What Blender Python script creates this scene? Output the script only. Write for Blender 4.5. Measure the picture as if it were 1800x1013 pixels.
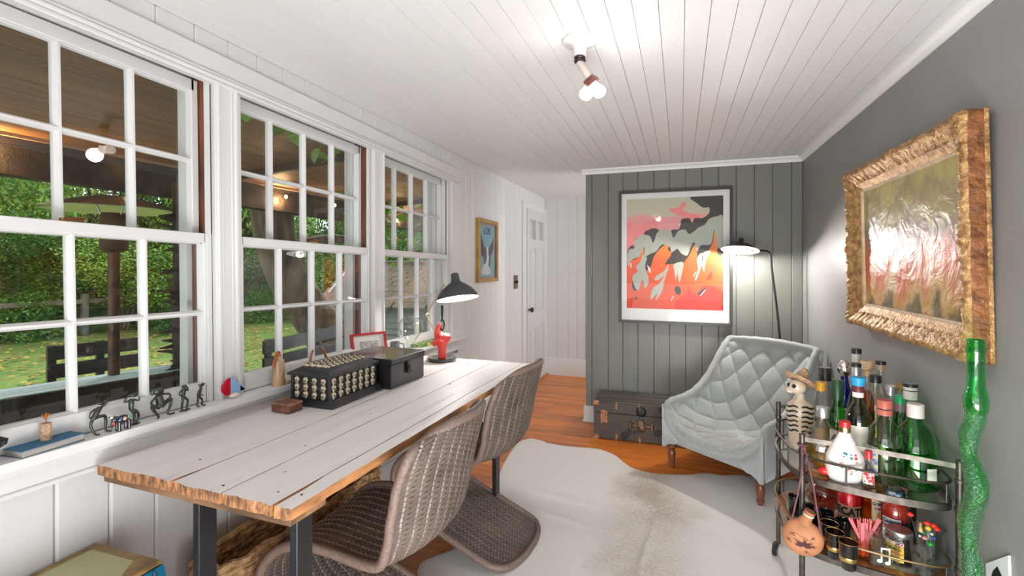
import bpy, bmesh, math, random
from mathutils import Vector, Matrix, Euler
R = math.radians
PI = math.pi
random.seed(7)
SC = bpy.context.scene
COL = SC.collection
for o in list(bpy.data.objects):
    bpy.data.objects.remove(o)

# ------------------------------------------------------------------ camera
cam_d = bpy.data.cameras.new('camera')
cam = bpy.data.objects.new('camera', cam_d)
COL.objects.link(cam)
cam.location = (0, 0, 1.28)
cam.rotation_euler = (R(90), 0, R(19.15))
cam_d.sensor_width = 36
cam_d.lens = 17.0
cam_d.shift_y = -(506.5 - 467) / 1800
cam_d.clip_start = 0.05
cam_d.clip_end = 200
SC.camera = cam

# ------------------------------------------------------------------ world, lights, exposure
SC.view_settings.view_transform = 'Standard'
SC.view_settings.look = 'None'
SC.view_settings.gamma = 1
SC.view_settings.use_curve_mapping = False
SC.view_settings.exposure = 0.0
try:
    SC.cycles.transparent_max_bounces = 32
    SC.cycles.max_bounces = 10
except Exception:
    pass
W = bpy.data.worlds.new('overcast')
SC.world = W
W.use_nodes = True
wn = W.node_tree
bg = wn.nodes['Background']
tc = wn.nodes.new('ShaderNodeTexCoord')
nz = wn.nodes.new('ShaderNodeTexNoise')
nz.inputs['Scale'].default_value = 2.2
nz.inputs['Detail'].default_value = 5
cr = wn.nodes.new('ShaderNodeValToRGB')
cr.color_ramp.elements[0].color = (.62, .74, .9, 1)
cr.color_ramp.elements[0].position = .35
cr.color_ramp.elements[1].color = (.95, .98, 1, 1)
cr.color_ramp.elements[1].position = .65
wn.links.new(tc.outputs['Generated'], nz.inputs['Vector'])
wn.links.new(nz.outputs['Fac'], cr.inputs['Fac'])
wn.links.new(cr.outputs['Color'], bg.inputs['Color'])
bg.inputs['Strength'].default_value = 3.0


def area_light(name, loc, rot, sx, sy, power, col=(1, 1, 1)):
    l = bpy.data.lights.new(name, 'AREA')
    l.shape = 'RECTANGLE'
    l.size = sx
    l.size_y = sy
    l.energy = power
    l.color = col
    o = bpy.data.objects.new(name, l)
    o.location = loc
    o.rotation_euler = rot
    COL.objects.link(o)
    return o


def point_light(name, loc, power, col=(1, 1, 1), rad=.03, parent=None):
    l = bpy.data.lights.new(name, 'POINT')
    l.energy = power
    l.color = col
    l.shadow_soft_size = rad
    o = bpy.data.objects.new(name, l)
    o.location = loc
    COL.objects.link(o)
    if parent:
        o.parent = parent
    return o


sun_d = bpy.data.lights.new('hazy_sun', 'SUN')
sun_d.energy = 3.5
sun_d.angle = R(12)
sun_d.color = (1, .95, .85)
sun = bpy.data.objects.new('hazy_sun', sun_d)
sun.rotation_euler = (R(50), 0, R(-150))
COL.objects.link(sun)
# fill lights added out of view to brighten the room, not fixtures in it
area_light('rear_fill', (-.25, -1.45, 1.35), (R(84), 0, R(2)), 1.9, 1.4, 16, (.95, .98, 1))
area_light('ceiling_fill', (-.15, -.30, .45), (R(140), 0, 0), 1.7, 1.6, 36, (.95, .98, 1))
area_light('low_fill', (.30, .30, .30), Vector((.75, -3.2, -1.45)).to_track_quat('Z', 'Y').to_euler(), 1.0, .5, 25, (.95, .98, 1))
# light of the passage that continues behind the grey wall
area_light('passage_light', (.55, 4.78, 1.35), (0, R(90), 0), 1.2, 1.1, 23, (.98, .985, 1))
POW_CEIL, POW_DESK, POW_FLOOR = 2.4, 6, 42

# ------------------------------------------------------------------ materials
MATS = {}


def new_mat(name):
    m = bpy.data.materials.new(name)
    m.use_nodes = True
    MATS[name] = m
    nt = m.node_tree
    return m, nt, nt.nodes['Principled BSDF']


def M(name, col=None, rough=.5, metal=0, var=0, vs=6, bump=0, bs=60, coat=0, sheen=0, emit=None, es=0, stretch=(1, 1, 1),
      obj=False, spec=.5, sss=0, col2=None, detail=4, alpha=1, lo=.35, hi=.65):
    if name in MATS:
        return MATS[name]
    m, nt, b = new_mat(name)
    L = nt.links.new
    c = tuple(col) + (1,)
    b.inputs['Base Color'].default_value = c
    b.inputs['Roughness'].default_value = rough
    b.inputs['Metallic'].default_value = metal
    b.inputs['Specular IOR Level'].default_value = spec
    b.inputs['Coat Weight'].default_value = coat
    b.inputs['Sheen Weight'].default_value = sheen
    b.inputs['Subsurface Weight'].default_value = sss
    if sss:
        b.inputs['Subsurface Radius'].default_value = (.02, .006, .004)
    if emit:
        b.inputs['Emission Color'].default_value = tuple(emit) + (1,)
        b.inputs['Emission Strength'].default_value = es
    if var or bump or col2:
        t = nt.nodes.new('ShaderNodeTexCoord')
        mp = nt.nodes.new('ShaderNodeMapping')
        mp.inputs['Scale'].default_value = stretch
        L(t.outputs['Object'], mp.inputs['Vector'])
        if var or col2:
            n = nt.nodes.new('ShaderNodeTexNoise')
            n.inputs['Scale'].default_value = vs
            n.inputs['Detail'].default_value = detail
            L(mp.outputs['Vector'], n.inputs['Vector'])
            r = nt.nodes.new('ShaderNodeValToRGB')
            r.color_ramp.elements[0].position = lo
            r.color_ramp.elements[1].position = hi
            if col2:
                r.color_ramp.elements[0].color = tuple(col2) + (1,)
                r.color_ramp.elements[1].color = c
            else:
                r.color_ramp.elements[0].color = tuple(x * (1 - var) for x in col) + (1,)
                r.color_ramp.elements[1].color = tuple(min(1, x * (1 + var)) for x in col) + (1,)
            L(n.outputs['Fac'], r.inputs['Fac'])
            L(r.outputs['Color'], b.inputs['Base Color'])
        if bump:
            n2 = nt.nodes.new('ShaderNodeTexNoise')
            n2.inputs['Scale'].default_value = bs
            n2.inputs['Detail'].default_value = 4
            L(mp.outputs['Vector'], n2.inputs['Vector'])
            bp = nt.nodes.new('ShaderNodeBump')
            bp.inputs['Strength'].default_value = bump
            bp.inputs['Distance'].default_value = .01
            L(n2.outputs['Fac'], bp.inputs['Height'])
            L(bp.outputs['Normal'], b.inputs['Normal'])
    return m


def plank_mat(name, ca, cb, rough, axis, rv=.35, coat=0, grain=.5, tone=1.0, bump=.1):
    """wood whose grain runs along an axis and whose tone changes from board to board"""
    m, nt, b = new_mat(name)
    L = nt.links.new
    t = nt.nodes.new('ShaderNodeTexCoord')
    oi = nt.nodes.new('ShaderNodeObjectInfo')
    ad = nt.nodes.new('ShaderNodeVectorMath')
    ad.operation = 'ADD'
    sc = nt.nodes.new('ShaderNodeVectorMath')
    sc.operation = 'SCALE'
    sc.inputs[0].default_value = (37, 19, 11)
    L(oi.outputs['Random'], sc.inputs['Scale'])
    L(t.outputs['Object'], ad.inputs[0])
    L(sc.outputs['Vector'], ad.inputs[1])
    mp = nt.nodes.new('ShaderNodeMapping')
    s = [26, 26, 26]
    s[axis] = 1.6
    mp.inputs['Scale'].default_value = s
    L(ad.outputs['Vector'], mp.inputs['Vector'])
    n = nt.nodes.new('ShaderNodeTexNoise')
    n.inputs['Scale'].default_value = 1
    n.inputs['Detail'].default_value = 5
    n.inputs['Distortion'].default_value = .6
    L(mp.outputs['Vector'], n.inputs['Vector'])
    r = nt.nodes.new('ShaderNodeValToRGB')
    r.color_ramp.elements[0].position = .5 - grain / 2 * .6
    r.color_ramp.elements[1].position = .5 + grain / 2 * .6
    r.color_ramp.elements[0].color = tuple(cb) + (1,)
    r.color_ramp.elements[1].color = tuple(ca) + (1,)
    L(n.outputs['Fac'], r.inputs['Fac'])
    mr = nt.nodes.new('ShaderNodeMapRange')
    mr.inputs['To Min'].default_value = 1 - rv
    mr.inputs['To Max'].default_value = 1 + rv * .6
    L(oi.outputs['Random'], mr.inputs['Value'])
    mx = nt.nodes.new('ShaderNodeVectorMath')
    mx.operation = 'SCALE'
    L(r.outputs['Color'], mx.inputs[0])
    L(mr.outputs['Result'], mx.inputs['Scale'])
    L(mx.outputs['Vector'], b.inputs['Base Color'])
    b.inputs['Roughness'].default_value = rough
    b.inputs['Coat Weight'].default_value = coat
    b.inputs['Coat Roughness'].default_value = .12
    bp = nt.nodes.new('ShaderNodeBump')
    bp.inputs['Strength'].default_value = bump
    bp.inputs['Distance'].default_value = .003
    L(n.outputs['Fac'], bp.inputs['Height'])
    L(bp.outputs['Normal'], b.inputs['Normal'])
    return m


def glass(name, col=(1, 1, 1), refl=1.0, rough=.0, bump=0, bs=30, f0=1.6, pw_=2.6):
    """thin-walled glass: tinted see-through plus a Fresnel mirror"""
    if name in MATS:
        return MATS[name]
    m = bpy.data.materials.new(name)
    m.use_nodes = True
    MATS[name] = m
    nt = m.node_tree
    L = nt.links.new
    nt.nodes.remove(nt.nodes['Principled BSDF'])
    out = nt.nodes['Material Output']
    tr = nt.nodes.new('ShaderNodeBsdfTransparent')
    tr.inputs['Color'].default_value = tuple(col) + (1,)
    gl = nt.nodes.new('ShaderNodeBsdfGlossy')
    gl.inputs['Roughness'].default_value = rough
    gl.inputs['Color'].default_value = (refl, refl, refl, 1)
    fr = nt.nodes.new('ShaderNodeLayerWeight')
    fr.inputs['Blend'].default_value = .5
    pw = nt.nodes.new('ShaderNodeMath')
    pw.operation = 'POWER'
    pw.inputs[1].default_value = pw_
    L(fr.outputs['Facing'], pw.inputs[0])
    r0 = ((f0 - 1) / (f0 + 1)) ** 2
    ma = nt.nodes.new('ShaderNodeMath')
    ma.operation = 'MULTIPLY_ADD'
    ma.inputs[1].default_value = 1 - r0
    ma.inputs[2].default_value = r0
    L(pw.outputs[0], ma.inputs[0])
    mx = nt.nodes.new('ShaderNodeMixShader')
    L(ma.outputs[0], mx.inputs['Fac'])
    L(tr.outputs[0], mx.inputs[1])
    L(gl.outputs[0], mx.inputs[2])
    L(mx.outputs[0], out.inputs['Surface'])
    if bump:
        t = nt.nodes.new('ShaderNodeTexCoord')
        n2 = nt.nodes.new('ShaderNodeTexNoise')
        n2.inputs['Scale'].default_value = bs
        L(t.outputs['Object'], n2.inputs['Vector'])
        bp = nt.nodes.new('ShaderNodeBump')
        bp.inputs['Strength'].default_value = bump
        bp.inputs['Distance'].default_value = .01
        L(n2.outputs['Fac'], bp.inputs['Height'])
        L(bp.outputs['Normal'], gl.inputs['Normal'])
        L(bp.outputs['Normal'], fr.inputs['Normal'])
    return m


white = M('white_paint', (.68, .675, .67), .42, var=.03, vs=3, bump=.05, bs=30)
white_wall = M('white_wall_paint', (.66, .655, .65), .5, var=.03, vs=2, bump=.08, bs=40, stretch=(1, 1, .15))
ceil_m = M('ceiling_paint', (.74, .735, .73), .5, var=.025, vs=2, bump=.06, bs=40, stretch=(1, .15, 1))
grey_wall = M('grey_wall_paint', (.195, .195, .172), .42, var=.06, vs=3, bump=.08, bs=30, stretch=(1, 1, .3))
grey_smooth = M('grey_smooth_paint', (.27, .27, .262), .5, var=.05, vs=2, bump=.05, bs=60)
floor_m = plank_mat('heart_pine', (.74, .23, .025), (.46, .12, .012), .35, 0, rv=.3, coat=.12, grain=.8)
brown_jamb = M('bare_brown_wood', (.16, .055, .025), .5, var=.4, vs=4, stretch=(8, 8, 1), bump=.2)
black_metal = M('black_metal', (.012, .012, .013), .4)
brass = M('brass', (.6, .42, .18), .3, metal=1, var=.1)
chrome = M('chrome', (.75, .75, .76), .15, metal=1)
window_glass = glass('window_glass', (.93, .95, .93), 1.0, 0, bump=.015, bs=6, f0=1.62, pw_=4)
clear_glass = glass('clear_glass', (.88, .9, .88), 1, .02, bump=.1, bs=14, f0=1.5)
black = M('black', (.008, .008, .009), .35)
cream = M('cream', (.72, .66, .54), .5, var=.1, vs=30)


# ------------------------------------------------------------------ mesh helpers
class B:
    """collects shapes in one bmesh and links them as ONE mesh object"""

    def __init__(s):
        s.bm = bmesh.new()
        s.mi = 0

    def _fin(s, geom, mat=None):
        if mat is not None:
            bmesh.ops.transform(s.bm, matrix=mat, verts=[v for v in geom if isinstance(v, bmesh.types.BMVert)])

    def face(s, vs):
        try:
            f = s.bm.faces.new(vs)
            f.material_index = s.mi
            return f
        except ValueError:
            return None

    def box(s, c, d, rot=None, bev=0, seg=1, m=None):
        x, y, z = d[0] / 2, d[1] / 2, d[2] / 2
        T = Matrix.Translation(Vector(c))
        if rot is not None:
            T = T @ (rot if isinstance(rot, Matrix) else Euler(rot).to_matrix().to_4x4())
        if m is not None:
            T = m @ T
        vs = [s.bm.verts.new(T @ Vector((a * x, b * y, e * z))) for a in (-1, 1) for b in (-1, 1) for e in (-1, 1)]
        fs = [s.face([vs[i] for i in q]) for q in
              ((0, 1, 3, 2), (4, 6, 7, 5), (0, 4, 5, 1), (2, 3, 7, 6), (0, 2, 6, 4), (1, 5, 7, 3))]
        if bev:
            es = list({e for f in fs for e in f.edges})
            r = bmesh.ops.bevel(s.bm, geom=es, offset=bev, segments=seg, affect='EDGES', profile=.6)
            for f in r['faces']:
                f.material_index = s.mi
        return vs

    def tube(s, pts, r, n=8, closed=False, cap=True, flat=None):
        pts = [Vector(p) for p in pts]
        N = len(pts)
        rr = r if hasattr(r, '__len__') else [r] * N
        rings = []
        up = None
        for i, p in enumerate(pts):
            if closed:
                t = pts[(i + 1) % N] - pts[i - 1]
            else:
                t = pts[min(i + 1, N - 1)] - pts[max(i - 1, 0)]
            t.normalize()
            if up is None:
                up = Vector((0, 0, 1)) if abs(t.z) < .9 else Vector((0, 1, 0))
            a = t.cross(up)
            if a.length < 1e-4:
                a = t.cross(Vector((1, 0, 0)))
            a.normalize()
            b = a.cross(t)
            b.normalize()
            up = b
            k = flat if flat else 1
            rings.append([s.bm.verts.new(p + (a * math.cos(q) * rr[i] * k + b * math.sin(q) * rr[i])) for q in
                          [2 * PI * j / n for j in range(n)]])
        for i in range(N if closed else N - 1):
            A, C = rings[i], rings[(i + 1) % N]
            for j in range(n):
                s.face([A[j], A[(j + 1) % n], C[(j + 1) % n], C[j]])
        if cap and not closed:
            s.face(rings[0][::-1])
            s.face(rings[-1])
        return rings

    def lathe(s, prof, n=24, c=(0, 0, 0), m=None, sx=1, sy=1, cap=True):
        T = Matrix.Translation(Vector(c))
        if m is not None:
            T = m @ T
        rings = []
        for r, z in prof:
            if r < 1e-6:
                rings.append([s.bm.verts.new(T @ Vector((0, 0, z)))])
            else:
                rings.append([s.bm.verts.new(T @ Vector((r * sx * math.cos(2 * PI * j / n), r * sy * math.sin(2 * PI * j / n), z)))
                              for j in range(n)])
        for A, C in zip(rings, rings[1:]):
            for j in range(n):
                k = (j + 1) % n
                if len(A) == 1 and len(C) > 1:
                    s.face([A[0], C[k], C[j]])
                elif len(C) == 1 and len(A) > 1:
                    s.face([A[j], A[k], C[0]])
                elif len(A) > 1:
                    s.face([A[j], A[k], C[k], C[j]])
        if cap:
            if len(rings[0]) > 1:
                s.face(rings[0][::-1])
            if len(rings[-1]) > 1:
                s.face(rings[-1])

    def cyl(s, p0, p1, r0, r1=None, n=16):
        r1 = r0 if r1 is None else r1
        s.tube([p0, p1], [r0, r1], n)

    def ball(s, c, r, sc=(1, 1, 1), n=12, rot=None, m=None):
        T = Matrix.Translation(Vector(c))
        if rot is not None:
            T = T @ Euler(rot).to_matrix().to_4x4()
        if m is not None:
            T = m @ T
        prof = [(r * math.sin(PI * i / n), -r * math.cos(PI * i / n)) for i in range(n + 1)]
        prof[0] = (0, -r)
        prof[-1] = (0, r)
        s.lathe([(a, z) for a, z in prof], n=max(8, n), m=T @ Matrix.Diagonal((sc[0], sc[1], sc[2], 1)), cap=False)

    def grid(s, fn, nu, nv, cu=False):
        vs = [[s.bm.verts.new(fn(i / nu, j / nv)) for j in range(nv + 1)] for i in range(nu if cu else nu + 1)]
        for i in range(nu):
            for j in range(nv):
                a, b_ = vs[i], vs[(i + 1) % nu if cu else i + 1]
                s.face([a[j], b_[j], b_[j + 1], a[j + 1]])
        return vs

    def prism(s, poly, axis, a, b, warp=None):
        """poly: 2D points in the two other axes, extruded along axis from a to b"""
        def P(p, t):
            if axis == 0:
                return Vector((t, p[0], p[1]))
            if axis == 1:
                return Vector((p[0], t, p[1]))
            return Vector((p[0], p[1], t))
        A = [s.bm.verts.new(P(p, a)) for p in poly]
        C = [s.bm.verts.new(P(p, b)) for p in poly]
        n = len(poly)
        for j in range(n):
            s.face([A[j], A[(j + 1) % n], C[(j + 1) % n], C[j]])
        s.face(A[::-1])
        s.face(C)

    def done(s, name, mat, parent=None, smooth=True, warp=None, kind=None, ang=35, loc=None, fix=True, label=None, solid=0):
        if warp:
            for v in s.bm.verts:
                v.co = warp(v.co)
        if fix:
            bmesh.ops.recalc_face_normals(s.bm, faces=s.bm.faces)
        me = bpy.data.meshes.new(name)
        s.bm.to_mesh(me)
        s.bm.free()
        for m in (mat if isinstance(mat, (list, tuple)) else [mat]):
            me.materials.append(m)
        if smooth:
            me.polygons.foreach_set('use_smooth', [True] * len(me.polygons))
            me.set_sharp_from_angle(angle=R(ang))
        return put(name, me, parent, loc, kind, label)


def put(name, me, parent=None, loc=None, kind=None, label=None, rot=None, scale=None):
    o = bpy.data.objects.new(name, me)
    COL.objects.link(o)
    if parent is not None:
        o.parent = parent
    if loc is not None:
        o.location = loc
    if rot is not None:
        o.rotation_euler = rot
    if scale is not None:
        o.scale = scale
    if kind:
        o['kind'] = kind
    if label:
        o['label'] = label
    return o


def tag(o, label, cat, group=None):
    o['label'] = label
    o['category'] = cat
    if group:
        o['group'] = group
    return o


def thing(name, label, cat, loc=(0, 0, 0), rz=0, group=None):
    o = bpy.data.objects.new(name, None)
    COL.objects.link(o)
    o.empty_display_size = .05
    o.location = loc
    o.rotation_euler = (0, 0, rz)
    return tag(o, label, cat, group)


def struct_root(name):
    o = bpy.data.objects.new(name, None)
    COL.objects.link(o)
    o.empty_display_size = .05
    o['kind'] = 'structure'
    return o


def copy_tree(o, parent=None):
    c = o.copy()
    COL.objects.link(c)
    if parent is not None:
        c.parent = parent
    for ch in list(o.children):
        copy_tree(ch, c)
    return c


def baked(o):
    """apply the modifiers of an object by replacing its mesh"""
    dg = bpy.context.evaluated_depsgraph_get()
    dg.update()
    me = bpy.data.meshes.new_from_object(o.evaluated_get(dg))
    o.modifiers.clear()
    o.data = me
    return o


def fused(name, b, mat, parent, voxel=.002, smooth_it=4, loc=None, label=None):
    o = b.done(name, mat, parent, loc=loc, label=label)
    m = o.modifiers.new('r', 'REMESH')
    m.mode = 'VOXEL'
    m.voxel_size = voxel
    m.use_smooth_shade = True
    s2 = o.modifiers.new('s', 'SMOOTH')
    s2.iterations = smooth_it
    s2.factor = .5
    return baked(o)


def text(s, size, mat, parent, loc=(0, 0, 0), rot=(0, 0, 0), name='lettering', bend=None, ext=.0004, sx=1, bold=0):
    cu = bpy.data.curves.new(name, 'FONT')
    cu.body = s
    cu.size = size
    cu.extrude = ext
    cu.offset = bold
    cu.align_x = 'CENTER'
    cu.align_y = 'CENTER'
    o = bpy.data.objects.new(name, cu)
    COL.objects.link(o)
    dg = bpy.context.evaluated_depsgraph_get()
    me = bpy.data.meshes.new_from_object(o.evaluated_get(dg))
    bpy.data.objects.remove(o)
    bpy.data.curves.remove(cu)
    for v in me.vertices:
        v.co.x *= sx
        if bend:          # wrap on a cylinder of radius bend[0], centred on angle bend[1]
            a = bend[1] + v.co.x / bend[0]
            rr = bend[0] + v.co.z + .0004
            v.co = Vector((rr * math.cos(a), rr * math.sin(a), v.co.y))
    me.materials.clear()
    me.materials.append(mat)
    return put(name, me, parent, loc, rot=rot)


def catmull(P, n=8, closed=False):
    P = [Vector(p) for p in P]
    N = len(P)
    out = []
    for i in range(N if closed else N - 1):
        g = (lambda k: P[k % N]) if closed else (lambda k: P[max(0, min(N - 1, k))])
        a, b, c, d = g(i - 1), g(i), g(i + 1), g(i + 2)
        for j in range(n):
            t = j / n
            out.append(.5 * ((2 * b) + (c - a) * t + (2 * a - 5 * b + 4 * c - d) * t * t + (3 * b - a - 3 * c + d) * t ** 3))
    if not closed:
        out.append(P[-1])
    return out


def lerp_list(xs, t):
    t = max(0, min(.99999, t)) * (len(xs) - 1)
    i = int(t)
    f = t - i
    return xs[i] * (1 - f) + xs[i + 1] * f


# ------------------------------------------------------------------ room dimensions
XL, XR = -1.50, .835
YB, YG, YF = -1.8, 3.97, 5.52      # rear wall, grey wall, far white wall
XG = -.735                          # left end of the grey wall
ZC = 2.068


def shear(v):       # the old house: window heads, rails and sills all drop a little toward the far end
    return Vector((v.x, v.y - max(0, (2.1 - v.y)) / .9 * .012 * (v.z - 1.1), v.z - .0195 * (v.y - 1.2)))


def sill_z(y):
    return .822 - .0195 * (y - 1.2)


# floor boards ---------------------------------------------------------------
fl = B()
fl.box(((XL + XR) / 2 - .1, (YB + YF) / 2, -.03), (XR - XL + .6, YF - YB + .3, .04))
floor = fl.done('floor', M('subfloor', (.05, .03, .02), .8), kind='structure')


def board_poly(w, t, ch):
    return [(0, 0), (w, 0), (w, t - ch), (w - ch, t), (ch, t), (0, t - ch)]


FW = .078
mesh_cache = {}


def floor_board(x0, x1, y):
    L = round(x1 - x0, 3)
    if L not in mesh_cache:
        b = B()
        b.prism([(p[0], p[1]) for p in board_poly(FW - .0015, .012, .0012)], 0, 0, L)
        o = b.done('floorboard', floor_m, floor, smooth=False, loc=(x0, y, -.012))
        mesh_cache[L] = o.data
    else:
        put('floorboard', mesh_cache[L], floor, (x0, y, -.012))


y = YB
k = 0
while y < YF - .01:
    xr = XR
    cut = [(-.95, -.62, -.15, -.42, .25)[k % 5]]
    if y > YG:
        cut = [] if k % 2 else [-1.1]
    xs = [XL] + cut + [xr]
    for a, b_ in zip(xs, xs[1:]):
        floor_board(a + .0007, b_ - .0007, y)
    y += FW
    k += 1

# ceiling ----------------------------------------------------------------------
cb = B()
cb.box(((XL + XR) / 2, (YB + YF) / 2, ZC + .04), (XR - XL + .4, YF - YB + .3, .04))
ceiling = cb.done('ceiling', ceil_m, kind='structure')
CW = .0757
nC = int((XR - XL) / CW) + 1


def ceil_board(x, y0, y1, z=ZC):
    L = round(y1 - y0, 2)
    kk = ('c', L)
    if kk not in mesh_cache:
        b = B()
        pl = [(p[0], -p[1]) for p in board_poly(CW - .0014, .02, .0009)]
        b.prism(pl, 1, 0, L)
        o = b.done('ceiling_board', ceil_m, ceiling, smooth=False, loc=(x, y0, z + .02))
        mesh_cache[kk] = o.data
    else:
        put('ceiling_board', mesh_cache[kk], ceiling, (x, y0, z + .02))


for i in range(nC):
    x = XL + i * CW
    if x + CW > XR + .02:
        break
    cut = (2.31, 3.1, 1.2, 2.9, .6, 2.6, 3.4)[i % 7]
    yy = [YB, cut, YF] if i % 3 or x + CW < XG else [YB, YF]
    dz = random.uniform(-.0008, .0008)
    for a, b_ in zip(yy, yy[1:]):
        ceil_board(x + .001, a + .0008, b_ - .0008, ZC + dz)

# left wall with its three window openings ---------------------------------------
WIN = [(.432, 1.222), (1.315, 2.105), (2.21, 3.0)]
ZS, ZH = .80, 1.92                  # opening bottom / top before the shear
wl = B()
wl.box((XL - .09, (YB + .40) / 2, ZC / 2), (.14, .40 - YB, ZC))
wl.box((XL - .09, (3.03 + YF) / 2, ZC / 2), (.14, YF - 3.03 + .1, ZC))
wl.box((XL - .09, 1.715, .39), (.14, 2.63, .78))
wl.box((XL - .09, 1.715, (ZH + ZC) / 2 + .005), (.14, 2.63, ZC - ZH + .01))
for a, b_ in ((1.222, 1.315), (2.105, 2.21)):
    wl.box((XL - .09, (a + b_) / 2, 1.36), (.14, b_ - a, 1.2))
wall_left = wl.done('wall_left', white_wall, kind='structure', smooth=False)


def wall_board(parent, mat, kind, a, w, z0, z1, off, name='wall_board', ch=.005, t=.014, gap=.0012):
    """kind 'L': on the left wall, runs in z, a = y; 'B': on a wall facing the camera, a = x; off = wall plane"""
    b = B()
    pl = board_poly(w - gap, t, ch)
    if kind == 'L':
        b.prism([(off + p[1], a + p[0]) for p in pl], 2, z0, z1)
    elif kind == 'R':
        b.prism([(off - p[1], a + p[0]) for p in pl], 2, z0, z1)
    else:
        b.prism([(a + p[0], off - p[1]) for p in pl], 2, z0, z1)
    return b.done(name, mat, parent, smooth=False)


LB = .1245
y0 = 1.529 - LB * 27
ys = [y0 + LB * i for i in range(60)]
for y in ys:
    if y > 4.61:
        break
    w = min(LB, 4.62 - y)
    if w < .02:
        break
    if y < YB:
        continue
    if y + LB < 3.14:
        wall_board(wall_left, white_wall, 'L', y, w, .21, .74, XL - .014, ch=.006)
        wall_board(wall_left, white_wall, 'L', y, w, 1.99 - .02 * (y - 1.5), ZC, XL - .014, ch=.0035)
        if y < .28:
            wall_board(wall_left, white_wall, 'L', y, w, .74, 1.99, XL - .014)
    elif y < 3.14:
        wall_board(wall_left, white_wall, 'L', y, w, .21, .66, XL - .014, ch=.006)
        wall_board(wall_left, white_wall, 'L', 3.14, y + LB - 3.14, .66, 1.9, XL - .014)
        wall_board(wall_left, white_wall, 'L', y, w, 1.9, ZC, XL - .014)
    else:
        wall_board(wall_left, white_wall, 'L', y, w, .21, ZC, XL - .014)
for i in range(7):
    wall_board(wall_left, white_wall, 'L', 4.62 + i * .1286, .1286, 1.90, ZC, XL - .014)
bb = B()
bb.prism([(XL - .01, 0), (XL + .022, 0), (XL + .022, .185), (XL + .012, .21), (XL - .01, .21)], 1, YB, 4.62)
bb.done('baseboard_left', white, kind='structure')

# head board, mouldings, casings, sill, apron ------------------------------------
tr = B()
tr.box((XL + .006, 1.3, 1.965), (.02, 3.7, .075), bev=.002)
for z, x, h in ((1.925, XL + .018, .012), (1.913, XL + .024, .012), (1.901, XL + .014, .014)):
    tr.box((x - .006, 1.3, z), (.03, 3.66, h), bev=.003)
tr.done('trim_1', white, kind='structure', warp=shear)
for n, (a, b_) in enumerate(((3.0, 3.135), (2.105, 2.21), (1.222, 1.315), (.29, .432))):
    c = B()
    c.box((XL + .005, (a + b_) / 2, 1.36), (.02, b_ - a, 1.09), bev=.002)
    for yy in ((a + .012, b_ - .012) if n in (1, 2) else ((a + .012,) if n == 0 else (b_ - .012,))):
        c.box((XL + .013, yy, 1.36), (.018, .016, 1.085), bev=.004)
        c.box((XL + .010, yy + (.016 if yy < (a + b_) / 2 else -.016), 1.36), (.014, .01, 1.085), bev=.003)
    c.done('trim_%d' % (n + 2), white, kind='structure', warp=shear)
s_ = B()
s_.box((XL + .012, 1.6, .810), (.105, 3.12, .024), bev=.004, seg=2)
s_.box((XL + .03, 1.6, .790), (.03, 3.08, .016), bev=.003)
s_.done('trim_6', white, kind='structure', warp=shear)
s_ = B()
s_.box((XL + .014, 1.6, .760), (.024, 3.06, .052), bev=.002)
s_.box((XL + .018, 1.6, .733), (.03, 3.06, .012), bev=.003)
s_.done('trim_7', white, kind='structure', warp=shear)

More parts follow.
